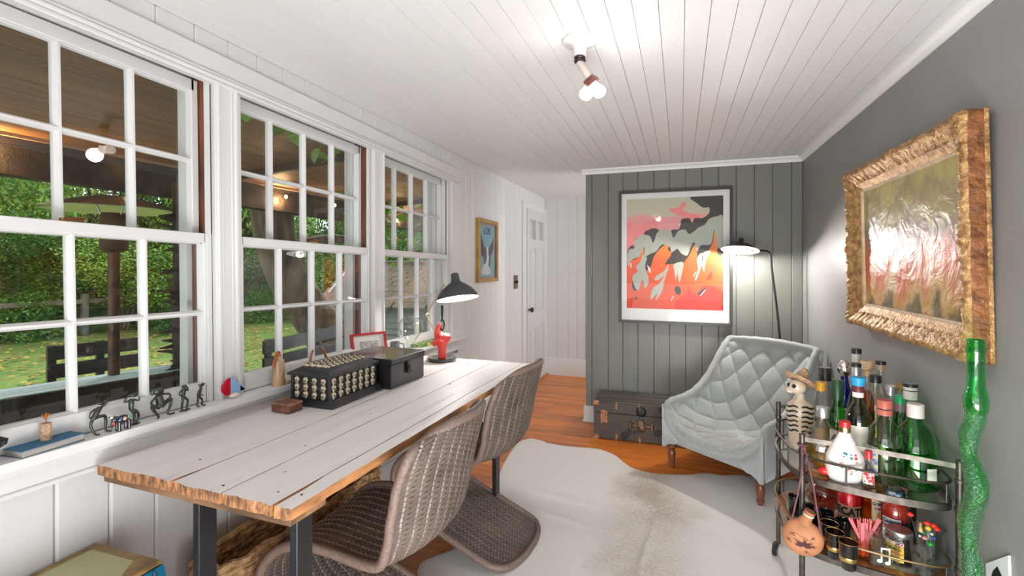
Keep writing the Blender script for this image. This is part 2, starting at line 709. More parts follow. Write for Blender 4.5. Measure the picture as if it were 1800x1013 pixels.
for n, (a, b_) in enumerate(WIN):
    w = struct_root('window_%d' % (n + 1))
    fr = B()
    for yy, sg in ((a + .004, 1), (b_ - .004, -1)):
        fr.box((XL - .07, yy, 1.36), (.13, .008, 1.14))
    fr.done('jamb', brown_jamb, w, warp=shear)
    fr = B()
    for yy in (a + .0135, b_ - .0135):
        fr.box((XL - .105, yy, 1.36), (.035, .027, 1.14))
    fr.box((XL - .09, (a + b_) / 2, .815), (.14, b_ - a - .02, .02))
    fr.done('outer_casing', white, w, warp=shear)
    fr = B()
    fr.box((XL - .004, b_ - .014, 1.36), (.012, .012, 1.1))
    fr.box((XL - .004, a + .014, 1.36), (.012, .012, 1.1))
    fr.done('stop_bead', white, w, warp=shear)
    ga, gb = a + .030, b_ - .030
    for nm, xf, z0, z1, top, bot, mid in (('lower_sash', XL - .002, .824, 1.388, .032, .060, 1.121),
                                          ('upper_sash', XL - .046, 1.352, 1.905, .038, .034, 1.636)):
        th = .034
        sb = B()
        ex = .0 if nm == 'lower_sash' else .006
        xc = xf - th / 2
        if nm == 'upper_sash':
            sb.box((xc, a + .018, (z0 + z1) / 2), (th, .028, z1 - z0), bev=.002)
            sb.box((xc, b_ - .024, (z0 + z1) / 2), (th, .024, z1 - z0), bev=.002)
        else:
            sb.box((xc, a + .016, (z0 + z1) / 2), (th, .030, z1 - z0), bev=.002)
            sb.box((xc, b_ - .016, (z0 + z1) / 2), (th, .030, z1 - z0), bev=.002)
        sb.box((xc, (a + b_) / 2, z1 - top / 2), (th, b_ - a - .05, top), bev=.002)
        sb.box((xc, (a + b_) / 2, z0 + bot / 2), (th, b_ - a - .05, bot), bev=.002)
        # thin inner moulding around the glass
        ia, ib, iz0, iz1 = ga, gb, z0 + bot, z1 - top
        for yy in (ia, ib):
            sb.box((xc - .004, yy, (iz0 + iz1) / 2), (.02, .008, iz1 - iz0))
        for zz in (iz0, iz1):
            sb.box((xc - .004, (ia + ib) / 2, zz), (.02, ib - ia, .008))
        sash = sb.done(nm, white, w, warp=shear)
        stepy = (ib - ia) / 4
        for kk in (1, 2, 3):
            q = B()
            q.prism([(xc + .012, ia + kk * stepy - .003), (xc + .012, ia + kk * stepy + .003), (xc, ia + kk * stepy + .010),
                     (xc - .014, ia + kk * stepy + .010), (xc - .014, ia + kk * stepy - .010), (xc, ia + kk * stepy - .010)], 2, iz0, iz1)
            q.done('muntin', white, sash, warp=shear, smooth=False)
        q = B()
        q.prism([(xc + .011, mid - .003), (xc + .011, mid + .003), (xc, mid + .009), (xc - .013, mid + .009), (xc - .013, mid - .009),
                 (xc, mid - .009)], 1, ia, ib)
        q.done('muntin', white, sash, warp=shear, smooth=False)
        for i in range(4):
            for (p, q2) in ((iz0, mid), (mid, iz1)):
                g = B()
                yc_, zc_, hy, hz = ia + (i + .5) * stepy, (p + q2) / 2, stepy / 2 - .006, (q2 - p) / 2 - .005
                g.face([g.bm.verts.new((xc - .008, yc_ + sy_ * hy, zc_ + sz_ * hz)) for sy_, sz_ in ((-1, -1), (1, -1), (1, 1), (-1, 1))])
                g.done('pane', window_glass, sash, warp=shear, smooth=False)
    lt = B()
    lt.box((XL - .012, (a + b_) / 2, 1.392), (.016, .05, .008), bev=.002)
    lt.cyl((XL - .012, (a + b_) / 2 - .01, 1.396), (XL - .012, (a + b_) / 2 + .03, 1.400), .004)
    lt.done('sash_lock', M('old_brass', (.22, .11, .04), .35, metal=.8), w, warp=shear)

# far white wall, grey wall, right wall, rear wall ---------------------------------
b = B()
b.box(((XL + XR) / 2, YF + .06, ZC / 2), (XR - XL + .3, .1, ZC))
wf = b.done('wall_back', white_wall, kind='structure')
xx = XL
for i, w_ in enumerate((.145, .13, .105, .095, .11, .12, .1)):
    wall_board(wf, white_wall, 'B', xx, w_, .20, ZC, YF + .01, ch=.003, t=.012)
    xx += w_
b = B()
b.prism([(YF - .02, 0), (YF + .01, 0), (YF + .01, .2), (YF - .01, .2), (YF - .02, .18)], 0, XL, XG + .1)
b.done('baseboard_back', white, kind='structure')
b = B()
b.box(((XG + XR) / 2 + .05, YG + .075, ZC / 2), (XR - XG - .1 + .1, .12, ZC))
wg = b.done('wall_front', grey_wall, kind='structure')
gx = [XG, XG + .052, -.549, -.434, -.315, -.194, -.077, .042, .159, .277, .399, .522, .643, .765, XR]
for a, b_ in zip(gx, gx[1:]):
    wall_board(wg, grey_wall, 'B', a, b_ - a, .0, ZC, YG + .014, ch=.004)
b = B()
b.prism([(XG - .012, YG - .022), (XG + .10, YG - .022), (XG + .10, YG + .02), (XG + .012, YG + .02), (XG + .012, YG + .13), (XG - .012, YG + .13)], 2, 0, .125)
b.prism([(XG - .018, YG - .028), (XG + .10, YG - .028), (XG + .10, YG + .02), (XG + .01, YG + .02), (XG + .01, YG + .14), (XG - .018, YG + .14)], 2, 0, .016)
b.done('baseboard_front', white, kind='structure')
b = B()
b.box((XR + .06, (YG + .14 + YF) / 2, ZC / 2), (.1, YF - YG - .1, ZC))
b.done('wall_passage', white_wall, kind='structure')
b = B()
b.box((XR + .06, (YB + YG) / 2 + .05, ZC / 2), (.12, YG - YB + .3, ZC))
b.done('wall_right', grey_smooth, kind='structure')
b = B()
b.box(((XL + XR) / 2, YB - .06, ZC / 2), (XR - XL + .4, .1, ZC))
b.done('wall_rear', white_wall, kind='structure')
b = B()
b.box(((XL + XR) / 2 + .02, YB, .1), (XR - XL, .03, .2), bev=.003)
b.done('baseboard_rear', white, kind='structure')


def cove(a, b_, z0, d, h):
    return [(a, z0), (a, z0 - h), (a + d * .22, z0 - h), (a + d * .3, z0 - h * .72), (a + d * .62, z0 - h * .42), (a + d, z0 - h * .3), (a + d, z0)]


b = B()
b.prism([(YG - p[0], p[1]) for p in cove(0, 0, ZC, .034, .040)], 0, XG - .03, XR)
b.done('trim_8', M('lit_trim_white', (.88, .88, .87), .4), kind='structure', ang=50)  # trim white lightened in place of the light the crown lacks
b = B()
b.prism([(XR - p[0], p[1]) for p in cove(0, 0, ZC, .034, .040)], 1, YB, YG)
b.done('trim_9', M('lit_trim_white', (.88, .88, .87), .4), kind='structure', ang=50)

# door ------------------------------------------------------------------------------
dr = struct_root('door_1')
door_m = M('door_paint', (.60, .60, .60), .4, var=.02, bump=.04)
b = B()
D0, D1, DT = 4.745, 5.475, 1.872
xd = XL - .0
rails_ = [(ya_, yb_, za_, zb_) for ya_, yb_ in ((D0 + .1, 5.07), (5.15, D1 - .1)) for za_, zb_ in ((DT - .105, DT), (DT - .40, DT - .31), (.01, .2), (.62, .78))]
for (ya, yb, za, zb) in [(D0, D0 + .1, .01, DT), (D1 - .1, D1, .01, DT), (5.07, 5.15, .01, DT)] + rails_:
    b.box((xd, (ya + yb) / 2, (za + zb) / 2), (.036, yb - ya, zb - za))
b.done('door_frame', door_m, dr)
for (ya, yb) in ((D0 + .1, 5.07), (5.15, D1 - .1)):
    for (za, zb) in ((.2, .62), (.78, DT - .40)):
        q = B()
        q.box((xd + .002, (ya + yb) / 2, (za + zb) / 2), (.010, yb - ya, zb - za))
        q.box((xd + .010, (ya + yb) / 2, (za + zb) / 2), (.010, yb - ya - .07, zb - za - .07), bev=.004)
        q.done('door_panel', door_m, dr)
    q = B()
    q.face([q.bm.verts.new((xd + .006, y_, z_)) for y_, z_ in ((ya, DT - .31), (yb, DT - .31), (yb, DT - .105), (ya, DT - .105))])
    q.done('pane', window_glass, dr)
q = B()
q.lathe([(.0, 0), (.024, .0), (.024, .006), (.010, .012), (.009, .03), (.022, .036), (.027, .048), (.022, .06), (0, .064)], 20,
        m=Matrix.Translation((XL + .006, 4.80, .82)) @ Matrix.Rotation(R(90), 4, 'Y'))
q.done('door_knob', black, dr)
for z in (.3, .95, 1.62):
    q = B()
    q.cyl((XL + .012, D1 + .003, z - .04), (XL + .012, D1 + .003, z + .04), .007)
    q.done('hinge', white, dr)
b = B()
b.box((XL + .004, 4.675, .968), (.024, .11, 1.935), bev=.002)
b.box((XL + .004, 5.500, .9365), (.024, .045, 1.873), bev=.002)
b.box((XL + .004, 5.126, 1.9045), (.024, .790, .061), bev=.002)
b.done('trim_10', white, kind='structure')
b = B()
b.prism([(XL - .03, .0), (XL + .05, .0), (XL + .042, .018), (XL - .03, .02)], 1, 4.7, 5.5)
b.done('trim_11', floor_m, kind='structure')
sw = thing('light_switch', 'old brass two-toggle light switch plate beside the white door', 'switch', (XL + .0, 4.42, 1.12))
b = B()
b.box((.003, 0, 0), (.006, .115, .13), bev=.002)
b.done('plate', M('aged_brass', (.18, .14, .09), .4, metal=.7, var=.3, vs=20), sw)
for yy in (-.025, .025):
    b = B()
    b.box((.01, yy, .0), (.016, .014, .03), rot=(0, R(20), 0), bev=.002)
    b.done('toggle', black, sw)

# ================================================================== DESK
desk = thing('desk', 'long whitewashed plank desk with raw brown edges and black steel legs under the windows', 'desk', (-1.45, .845, 0), R(-1.5))


def desk_mat():
    m, nt, b = new_mat('whitewashed_plank')
    L = nt.links.new
    t = nt.nodes.new('ShaderNodeTexCoord')
    mp = nt.nodes.new('ShaderNodeMapping')
    mp.inputs['Scale'].default_value = (14, 1.3, 14)
    L(t.outputs['Object'], mp.inputs['Vector'])
    n = nt.nodes.new('ShaderNodeTexNoise')
    n.inputs['Scale'].default_value = 1
    n.inputs['Detail'].default_value = 6
    n.inputs['Distortion'].default_value = 1.2
    L(mp.outputs['Vector'], n.inputs['Vector'])
    r = nt.nodes.new('ShaderNodeValToRGB')
    e = r.color_ramp.elements
    e[0].position, e[0].color = .26, (.50, .48, .47, 1)
    e[1].position, e[1].color = .38, (.74, .71, .70, 1)
    e2 = e.new(.8)
    e2.color = (.82, .79, .78, 1)
    L(n.outputs['Fac'], r.inputs['Fac'])
    L(r.outputs['Color'], b.inputs['Base Color'])
    b.inputs['Roughness'].default_value = .5
    bp = nt.nodes.new('ShaderNodeBump')
    bp.inputs['Strength'].default_value = .12
    bp.inputs['Distance'].default_value = .004
    L(n.outputs['Fac'], bp.inputs['Height'])
    L(bp.outputs['Normal'], b.inputs['Normal'])
    return m


plank_top = desk_mat()
plank_side = M('raw_pine_edge', (.42, .19, .07), .7, var=.45, vs=30, stretch=(1, .25, 1), bump=.5, bs=60)
plank_end = M('raw_end_grain', (.34, .16, .07), .85, var=.6, vs=60, bump=1, bs=120, stretch=(1, 1, .5))
rng = random.Random(3)
DL = 1.65
px = [0, .282, .447, .605, .66]
for i in range(4):
    b = B()
    x0, x1 = px[i] + .0015, px[i + 1] - .0015
    ny, nx = 60, 6
    tp, bt = [], []
    for j in range(ny + 1):
        yy = DL * j / ny
        wob = .0007 * math.sin(yy * 9 + i) + .0006 * math.sin(yy * 31 + i * 2) + rng.uniform(-.0003, .0003)
        if i == 3 and yy < .16:
            wobl = .010 * (1 - yy / .16) ** .6
        else:
            wobl = 0
        rt, rb_ = [], []
        for k in range(nx + 1):
            u = k / nx
            xx = x0 + (x1 - x0) * u
            if k == 0:
                xx += wob * .6 + wobl
            if k == nx:
                xx += wob * .6 - (.008 * math.exp(-((yy - 0) / .08) ** 2) if i == 0 else 0)
            ye = yy
            if j == 0:
                ye = rng.uniform(-.004, .003)
            if j == ny:
                ye = DL + rng.uniform(-.002, .002)
            zt = .755 + .0008 * math.sin(yy * 5 + i * 3 + u * 3) - (.0015 if k in (0, nx) else 0)
            rt.append(b.bm.verts.new((xx, ye, zt)))
            rb_.append(b.bm.verts.new((xx + (rng.uniform(-.002, .002) if k in (0, nx) else 0), ye + (rng.uniform(-.003, .003) if j == 0 else 0), .729)))
        tp.append(rt)
        bt.append(rb_)
    for j in range(ny):
        for k in range(nx):
            b.mi = 0
            b.face([tp[j][k], tp[j][k + 1], tp[j + 1][k + 1], tp[j + 1][k]])
            b.mi = 1
            b.face([bt[j][k], bt[j + 1][k], bt[j + 1][k + 1], bt[j][k + 1]])
        b.face([tp[j][0], tp[j + 1][0], bt[j + 1][0], bt[j][0]])
        b.face([tp[j][nx], bt[j][nx], bt[j + 1][nx], tp[j + 1][nx]])
    b.mi = 2
    for k in range(nx):
        b.face([tp[0][k], bt[0][k], bt[0][k + 1], tp[0][k + 1]])
        b.face([tp[ny][k], tp[ny][k + 1], bt[ny][k + 1], bt[ny][k]])
    b.done('plank', [plank_top, plank_side, plank_end], desk, ang=40)
for yy, dy in ((.012, .11), (.80, .09), (DL - .14, .11)):
    b = B()
    b.box((.325, yy + dy / 2, .7175), (.64, dy, .0225), bev=.002)
    b.done('batten', M('dark_raw_wood', (.20, .11, .055), .8, var=.5, vs=20, stretch=(.3, 1, 1), bump=.6, bs=40), desk)
nail = None
for (x, y) in ((.10, .55), (.41, .30), (.50, .14), (.40, .62), (.22, .12), (.55, .95), (.25, .9), (.63, .06), (.46, 1.1), (.15, 1.2), (.35, 1.5), (.5, 1.35), (.57, .05), (.42, .03)):
    if nail is None:
        b = B()
        b.lathe([(.0026, .7535), (.0026, .7560), (0, .7562)], 8, sx=1.3)
        o = b.done('nail_head', M('rusty_iron', (.06, .035, .03), .6), desk, loc=(x, y, 0))
        nail = o.data
    else:
        put('nail_head', nail, desk, (x, y, 0))
for yy, xa, xb_ in ((.07, .28, .60), (1.465, .20, .52)):
    for xx in (xa, xb_):
        b = B()
        b.box((xx, yy + .02, .355), (.022, .05, .70), bev=.0015)
        b.done('leg', black_metal, desk)
    for zz in (.7015, .005):
        b = B()
        b.box(((xa + xb_) / 2, yy + .02, zz), (xb_ - xa - .024, .05, .008))
        b.done('cross_bar', black_metal, desk)

# ================================================================== WICKER CHAIRS
wick = M('brown_wicker', (.165, .122, .10), .55, col2=(.085, .063, .052), vs=9, bump=.35, bs=260, lo=.3, hi=.7)
wick_rib = M('wicker_rib', (.28, .225, .19), .5, var=.35, vs=30)
wick_rim = M('wicker_rim', (.19, .130, .105), .5, var=.2, vs=120)
prof = catmull([(.0, 0, .830), (.012, 0, .775), (.035, 0, .68), (.055, 0, .58), (.085, 0, .49), (.150, 0, .432), (.25, 0, .418),
                (.36, 0, .428), (.46, 0, .436), (.545, 0, .415), (.60, 0, .36), (.610, 0, .29), (.570, 0, .222), (.48, 0, .165),
                (.36, 0, .115), (.25, 0, .072), (.15, 0, .034), (.075, 0, .014), (.03, 0, .010)], 10)
half = [.235, .238, .242, .243, .236, .222, .212, .208, .208, .212, .218, .224, .226, .226, .226, .225, .224, .223, .222]
wrapf = [.055, .07, .085, .09, .08, .045, .02, .01, .005, .0, 0, 0, 0, 0, 0, 0, 0, 0, 0]


def chair_pt(u, v, h=0):
    """u 0..1 from the top of the back down to the rear of the base, v -1..1 across; h = offset along the normal"""
    n = len(prof) - 1
    t = max(0, min(.99999, u)) * n
    i = int(t)
    f = t - i
    p = prof[i].lerp(prof[i + 1], f)
    d = (prof[min(i + 1, n)] - prof[max(i - 1, 0)]) if f < .5 else (prof[min(i + 2, n)] - prof[i])
    nrm = Vector((-d.z, 0, d.x)).normalized()
    w = lerp_list(half, u)
    g0, g1 = max(0, (.075 - u) / .075), max(0, (u - .86) / .14)
    w *= (1 - .22 * g0 ** 2.6) * (1 - .80 * min(1, g1) ** 3.4) 
    k = lerp_list(wrapf, u)
    q = p + nrm * h
    av = abs(v)
    q = q + Vector((k * av ** 2.2, w * v * (1 - .05 * av * k / .09), 0))
    # rounded upper corners, rounded rear corners of the base
    if u < .18:
        q.z -= .052 * av ** 4 * (1 - u / .18) ** 1.4
        q.x += .03 * av ** 3 * (1 - u / .18) ** 1.4
    seatdip = math.exp(-((u - .36) / .12) ** 2)
    q.z += .022 * seatdip * av ** 2.5
    return q


NU, NV = 660, 130
b = B()
RIBS = 13


def wv(i, j):
    u, v = i / NU, j / NV * 2 - 1
    ph = v * RIBS * PI / 1.0 * .5
    fd = min(1, max(0, (u - .005) / .05)) if abs(v) > .5 else 1
    amp = fd * (.0017 * math.cos(2 * ph) * (1 if (i // 3) % 2 else -1) + (.0012 if i % 3 == 1 else 0))
    rib = .0026 * max(0, math.cos(2 * ph)) ** 8
    return chair_pt(u, v * .985, amp + rib)


vs = [[b.bm.verts.new(wv(i, j)) for j in range(NV + 1)] for i in range(NU + 1)]
for i in range(NU):
    for j in range(NV):
        f = b.bm.faces.new((vs[i][j], vs[i + 1][j], vs[i + 1][j + 1], vs[i][j + 1]))
        v = (j + .5) / NV * 2 - 1
        f.material_index = 1 if math.cos(v * RIBS * PI) > .80 else 0
weave_obj = None
chair = thing('wicker_chair', 'brown wicker cantilever chair nearest the camera, tucked under the near end of the desk', 'chair',
              (-.585, 1.345, .010), R(180), 'wicker chairs at the desk')
weave_obj = b.done('woven_seat', [wick, wick_rib], chair, ang=180, fix=False)
sol = weave_obj.modifiers.new('thick', 'SOLIDIFY')
sol.thickness = .006
edge = [chair_pt(i / 150, 1, 0) for i in range(0, 151)] + [chair_pt(1, 1 - j / 14, 0) for j in range(1, 28)] + \
       [chair_pt(i / 150, -1, 0) for i in range(150, -1, -1)] + [chair_pt(0, -1 + j / 16, 0) for j in range(1, 32)]
# resample the closed rim finely so the wrapping cord shows as ridges
fine = []
for i in range(len(edge)):
    a, c = edge[i], edge[(i + 1) % len(edge)]
    m_ = max(1, int((c - a).length / .0032))
    for k in range(m_):
        fine.append(a.lerp(c, k / m_))
b = B()
b.tube(fine, [.0150 if i % 2 else .0132 for i in range(len(fine))], 10, closed=True)
b.done('rim', wick_rim, chair, ang=180)
chair2 = copy_tree(chair)
chair2.location = (-.60, 2.07, .010)
chair2.rotation_euler = (0, 0, R(176))
chair2['label'] = 'brown wicker cantilever chair farther from the camera, at the far end of the desk'

# ================================================================== ARMCHAIR
arm = thing('tufted_armchair', 'pale grey button-tufted low armchair with turned brown legs in the corner', 'armchair', (.150, 3.012, 0), math.atan2(-.622, .782))
velvet = M('pale_grey_velvet', (.335, .36, .34), .75, var=.06, vs=8, sheen=.6, bump=.08, bs=200)
velvet2 = M('pale_grey_velvet_panel', (.46, .495, .495), .8, var=.04, vs=8, sheen=.5, bump=.05, bs=200)
# local frame: x across, -y forward (front edge at y=0), y backward
cen = catmull([(0, -.035, .20), (0, -.01, .262), (0, .06, .268), (0, .2, .245), (0, .36, .235), (0, .47, .28), (0, .53, .40), (0, .585, .56), (0, .635, .70), (0, .665, .785)], 8)
sid = catmull([(0, .03, .372), (0, .045, .404), (0, .09, .418), (0, .17, .424), (0, .27, .445), (0, .36, .49), (0, .45, .56), (0, .53, .65), (0, .60, .73), (0, .645, .765)], 8)
NPc = len(cen) - 1


def cpt(L, t):
    t = max(0, min(.99999, t)) * NPc
    i = int(t)
    return L[i].lerp(L[i + 1], t - i)


def arm_base(u, v):
    a = abs(u)
    c, s2 = cpt(cen, v), cpt(sid, v)
    k = a ** 2.6
    k2 = k * (1 - .35 * max(0, (v - .75)) * 4 * (1 - k)) if v > .75 else k
    p = c.lerp(s2, k2)
    hw = .318 - .035 * v
    xx = hw * (1 - (1 - a) ** 1.35) * (1 if u > 0 else -1)
    return Vector((xx, p.y, p.z))


def arm_fn(u, v):
    p = arm_base(u, v)
    e = .004
    du = arm_base(min(1, u + e), v) - arm_base(max(-1, u - e), v)
    dv = arm_base(u, min(1, v + e)) - arm_base(u, max(0, v - e))
    n = du.cross(dv)
    n.normalize()
    fade = min(1, max(0, (v - .10) / .10)) * min(1, (1.0 - v) / .07) * min(1, (1 - abs(u)) / .14 + .0)
    U, V = u * 4.6, v * 13.0
    A, C = (U + V), (U - V)
    pil = (abs(math.sin(PI * A / 1.0 * .5 + PI / 4)) * abs(math.sin(PI * C * .5 + PI / 4)))
    h = .026 * (min(1, pil * 1.05) ** .36 - 1) * max(0, min(1, fade))
    # folds running over the front roll
    if v < .14:
        h -= .005 * abs(math.cos(U * PI * 1.5)) ** 8
    return p + n * (h + .012)


b = B()
nu, nv = 190, 260
vs = [[b.bm.verts.new(arm_fn(-1 + 2 * i / nu, j / nv)) for j in range(nv + 1)] for i in range(nu + 1)]
for i in range(nu):
    for j in range(nv):
        b.face([vs[i][j], vs[i + 1][j], vs[i + 1][j + 1], vs[i][j + 1]])
b.done('tufted_cushion', velvet, arm, ang=180)
# buttons where the creases cross
btn = None
for m_ in range(-4, 11):
    for n_ in range(-11, 5):
        A, C = 2 * m_ - .5, 2 * n_ - .5
        U, V = (A + C) / 2, (A - C) / 2
        u, v = U / 4.6, V / 13.0
        if abs(u) < .9 and .16 < v < .95:
            p = arm_fn(u, v)
            if btn is None:
                q = B()
                q.ball((0, 0, 0), .009, (1, 1, .6), 8)
                btn = q.done('button', velvet, arm)
                btn.location = p
            else:
                put('button', btn.data, arm, p)
# roll along the arms and down over the front
def roll_pts(side):
    return [cpt(sid, t) + Vector((side * (.318 - .028 * t), 0, 0)) for t in [1 - i / 30 for i in range(31)]]


pts = roll_pts(-1)
front = []
for i in range(1, 30):
    u = -1 + 2 * i / 30
    front.append(arm_base(u, .035) + Vector((0, -.004, 0)))
pts = pts + front + roll_pts(1)[::-1]
pts = pts + [Vector((x, .650 + .01 * math.cos(x * 5), .768 + .018 * math.cos(x * 5.2))) for x in [.28 - .56 * i / 20 for i in range(21)]]
b = B()
b.tube(pts, [(.021 + .0018 * math.cos(i * 2.1)) for i in range(len(pts))], 14, closed=True)
b.done('rolled_edge', velvet, arm, ang=180)
# outer shell: sides, back and wavy front apron
b = B()
ZB = .132
for sd in (-1, 1):
    top = [cpt(sid, t) + Vector((sd * (.330 - .028 * t), 0, -.005)) for t in [i / 30 for i in range(31)]]
    for T0, T1 in zip(top, top[1:]):
        q = [b.bm.verts.new(T0), b.bm.verts.new(T1), b.bm.verts.new((T1.x * .985, T1.y * .86 + .02, ZB)), b.bm.verts.new((T0.x * .985, T0.y * .86 + .02, ZB))]
        b.face(q)
for i in range(20):
    x0, x1 = -.30 + .6 * i / 20, -.30 + .6 * (i + 1) / 20
    f = lambda x: .765 + .02 * math.cos(x * 5.2)
    b.face([b.bm.verts.new((x0, .70, f(x0))), b.bm.verts.new((x1, .70, f(x1))), b.bm.verts.new((x1, .575, ZB)), b.bm.verts.new((x0, .575, ZB))])
nfr = 64
for i in range(nfr):
    def fa(u):
        pa = arm_base(u, .03)
        x = u * .328
        zt = pa.z if abs(u) < .97 else .40
        # wavy apron: deep corner drop, ogee rising to a flat middle
        a = abs(u)
        zb = .135 + .105 * (1 - max(0, (a - .25) / .75) ** 1.1) + .008 * math.cos(a * 22) * (1 if .2 < a < .8 else .2)
        if a > .93:
            zb = .135
        return Vector((x, .012, zt)), Vector((x, .014, min(zb, zt - .02)))
    u0, u1 = -1 + 2 * i / nfr, -1 + 2 * (i + 1) / nfr
    a0, c0 = fa(u0)
    a1, c1 = fa(u1)
    b.face([b.bm.verts.new(a0), b.bm.verts.new(a1), b.bm.verts.new(c1), b.bm.verts.new(c0)])
bmesh.ops.remove_doubles(b.bm, verts=b.bm.verts, dist=.0015)
sh = b.done('outer_shell', velvet2, arm, ang=40)
sm = sh.modifiers.new('thick', 'SOLIDIFY')
sm.thickness = .014
b = B()
b.box((0, .32, .19), (.58, .5, .10), bev=.01)
b.done('seat_base', velvet2, arm)
leg_m = M('turned_walnut', (.16, .05, .022), .3, var=.3, vs=12, stretch=(1, 1, .2), coat=.3)
lp = [(0, .15), (.026, .15), (.026, .132), (.018, .128), (.023, .122), (.017, .115), (.020, .108), (.024, .09), (.022, .06), (.017, .04), (.016, .034),
      (.021, .030), (.021, .022), (.014, .018), (.013, .002), (0, 0)]
lm = None
for (x, y) in ((-.29, .045), (.29, .045)):
    if lm is None:
        q = B()
        q.lathe([(r, z * 1.0) for r, z in lp][::-1], 18)
        o = q.done('leg', leg_m, arm)
        o.location = (x, y, 0)
        lm = o.data
    else:
        put('leg', lm, arm, (x, y, 0))
for x in (-.26, .26):
    q = B()
    q.prism([(x - .02, .52), (x + .02, .52), (x + .02, .56), (x - .02, .56)], 2, .0, .15)
    q.done('leg', leg_m, arm)

# ================================================================== TRUNK
tk = thing('steamer_trunk', 'worn black steamer trunk with rusty brass hardware against the grey wall', 'trunk', (-.605, 3.60, 0), R(1.5))
tkm = M('worn_black_leather', (.022, .020, .018), .55, col2=(.075, .062, .05), vs=7, bump=.4, bs=60, lo=.62, hi=.40, detail=8)
tkt = M('worn_trunk_top', (.13, .115, .09), .6, col2=(.035, .032, .028), vs=9, stretch=(.35, 3, 1), bump=.3, bs=60, detail=8)
rust = M('rusty_copper', (.42, .20, .10), .45, metal=.5, var=.5, vs=60, bump=.4, bs=120)
TW, TD, TH = .74, .325, .272
b = B()
b.box((TW / 2, TD / 2, .095), (TW, TD, .19), bev=.004)
b.done('trunk_body', tkm, tk)
b = B()
b.box((TW / 2, TD / 2, .229), (TW + .004, TD + .004, .074), bev=.004)
b.done('trunk_lid', tkm, tk)
b = B()
b.box((TW / 2, TD / 2, .2695), (TW - .01, TD - .01, .008), bev=.003)
b.done('lid_top', tkt, tk)
for x in (.0, TW):
    for z in (.012, .262):
        q = B()
        q.box((x + (.018 if x == 0 else -.018), -.002, z), (.042, .012, .038), bev=.005)
        q.ball((x + (.012 if x == 0 else -.012), -.007, z), .006, n=6)
        q.done('corner_cap', rust, tk)
for x in (.165, .33, .50, .66):
    for z in (.018, .250):
        q = B()
        q.box((x + .0, -.003, z), (.018, .008, .05), bev=.003)
        q.ball((x, -.008, z + .012), .003, n=6)
        q.ball((x, -.008, z - .012), .003, n=6)
        q.done('strap_cap', rust, tk)
for x in (.075, .60):
    q = B()
    q.box((x, -.004, .165), (.055, .010, .095), bev=.004)
    q.box((x, -.010, .165), (.028, .012, .085), bev=.004)
    q.tube([(x - .014, -.014, .13), (x - .013, -.017, .09), (x, -.018, .078), (x + .013, -.017, .09), (x + .014, -.014, .13)], .003, 8)
    q.done('draw_latch', rust, tk)
q = B()
q.box((.34, -.005, .12), (.17, .010, .018), bev=.003)
for x in (.265, .415):
    q.box((x, -.008, .118), (.026, .012, .062), bev=.006)
    q.ball((x, -.014, .138), .005, n=6)
q.box((.34, -.010, .130), (.05, .016, .07), bev=.006)
q.lathe([(.028, 0), (.028, .008), (.02, .014), (0, .016)], 20, m=Matrix.Translation((.345, -.016, .105)) @ Matrix.Rotation(R(90), 4, 'X'))
q.done('hasp', M('dull_brass', (.16, .11, .07), .4, metal=.7, var=.4, vs=40), tk)
q = B()
q.lathe([(.036, 0), (.036, .006), (.028, .012), (.026, .004), (.017, .004), (.016, .016), (0, .018)], 24, m=Matrix.Translation((.34, -.002, .222)) @ Matrix.Rotation(R(90), 4, 'X'))
q.done('lock', M('black_lock', (.03, .028, .028), .35, metal=.6), tk)

# ================================================================== RUG
outline = [(-.94, 3.40), (-.90, 3.375), (-.742, 3.364), (-.547, 3.385), (-.418, 3.313), (-.34, 3.20), (-.27, 3.13), (-.15, 3.10), (.016, 3.135), (.149, 3.207),
           (.25, 3.21), (.35, 3.25), (.50, 3.235), (.62, 3.28), (.74, 3.22), (.79, 3.02), (.80, 2.6), (.80, 2.0), (.80, 1.4), (.74, .95), (.5, .72), (.2, .78), (-.2, .74), (-.6, .72),
           (-.86, .95), (-.90, 1.3), (-.93, 1.6), (-1.05, 1.82), (-.97, 1.97), (-.91, 2.10), (-.885, 2.236), (-.94, 2.461), (-1.00, 2.65), (-1.05, 2.80), (-1.08, 2.98), (-1.10, 3.19), (-1.10, 3.33), (-1.05, 3.42), (-.99, 3.42)]
ol = catmull([(x, y, 0) for x, y in outline], 6, closed=True)
rc = Vector((-.12, 2.05, 0))


def rug_z(x, y):
    z = .006
    z += .010 * math.exp(-((x + .14 - (y - 2.3) * .10) / .014) ** 2) * math.exp(-((y - 2.12) / .42) ** 2)
    z += .005 * math.exp(-((y - 2.52 + .12 * x) / .03) ** 2) * math.exp(-((x + .62) / .25) ** 2)
    z += .005 * math.exp(-((y - 2.28 + .18 * x) / .025) ** 2) * math.exp(-((x + .62) / .22) ** 2)
    z += .008 * math.exp(-((x - .27 - (y - 1.9) * .28) / .03) ** 2) * math.exp(-((y - 2.0) / .35) ** 2)
    z += .0015 * (math.sin(x * 9 + y * 3) + math.sin(y * 11 - x * 4))
    return max(.003, z)


b = B()
NR = 60
rings = []
for k in range(1, NR + 1):
    f = k / NR
    ring = []
    for p in ol:
        q = rc.lerp(p, f)
        e = 1 if f < .99 else 0
        ring.append(b.bm.verts.new((q.x, q.y, rug_z(q.x, q.y) * e + .0005)))
    rings.append(ring)
c0 = b.bm.verts.new((rc.x, rc.y, rug_z(rc.x, rc.y)))
n = len(ol)
for j in range(n):
    b.face([c0, rings[0][j], rings[0][(j + 1) % n]])
for A, C in zip(rings, rings[1:]):
    for j in range(n):
        b.face([A[j], C[j], C[(j + 1) % n], A[(j + 1) % n]])


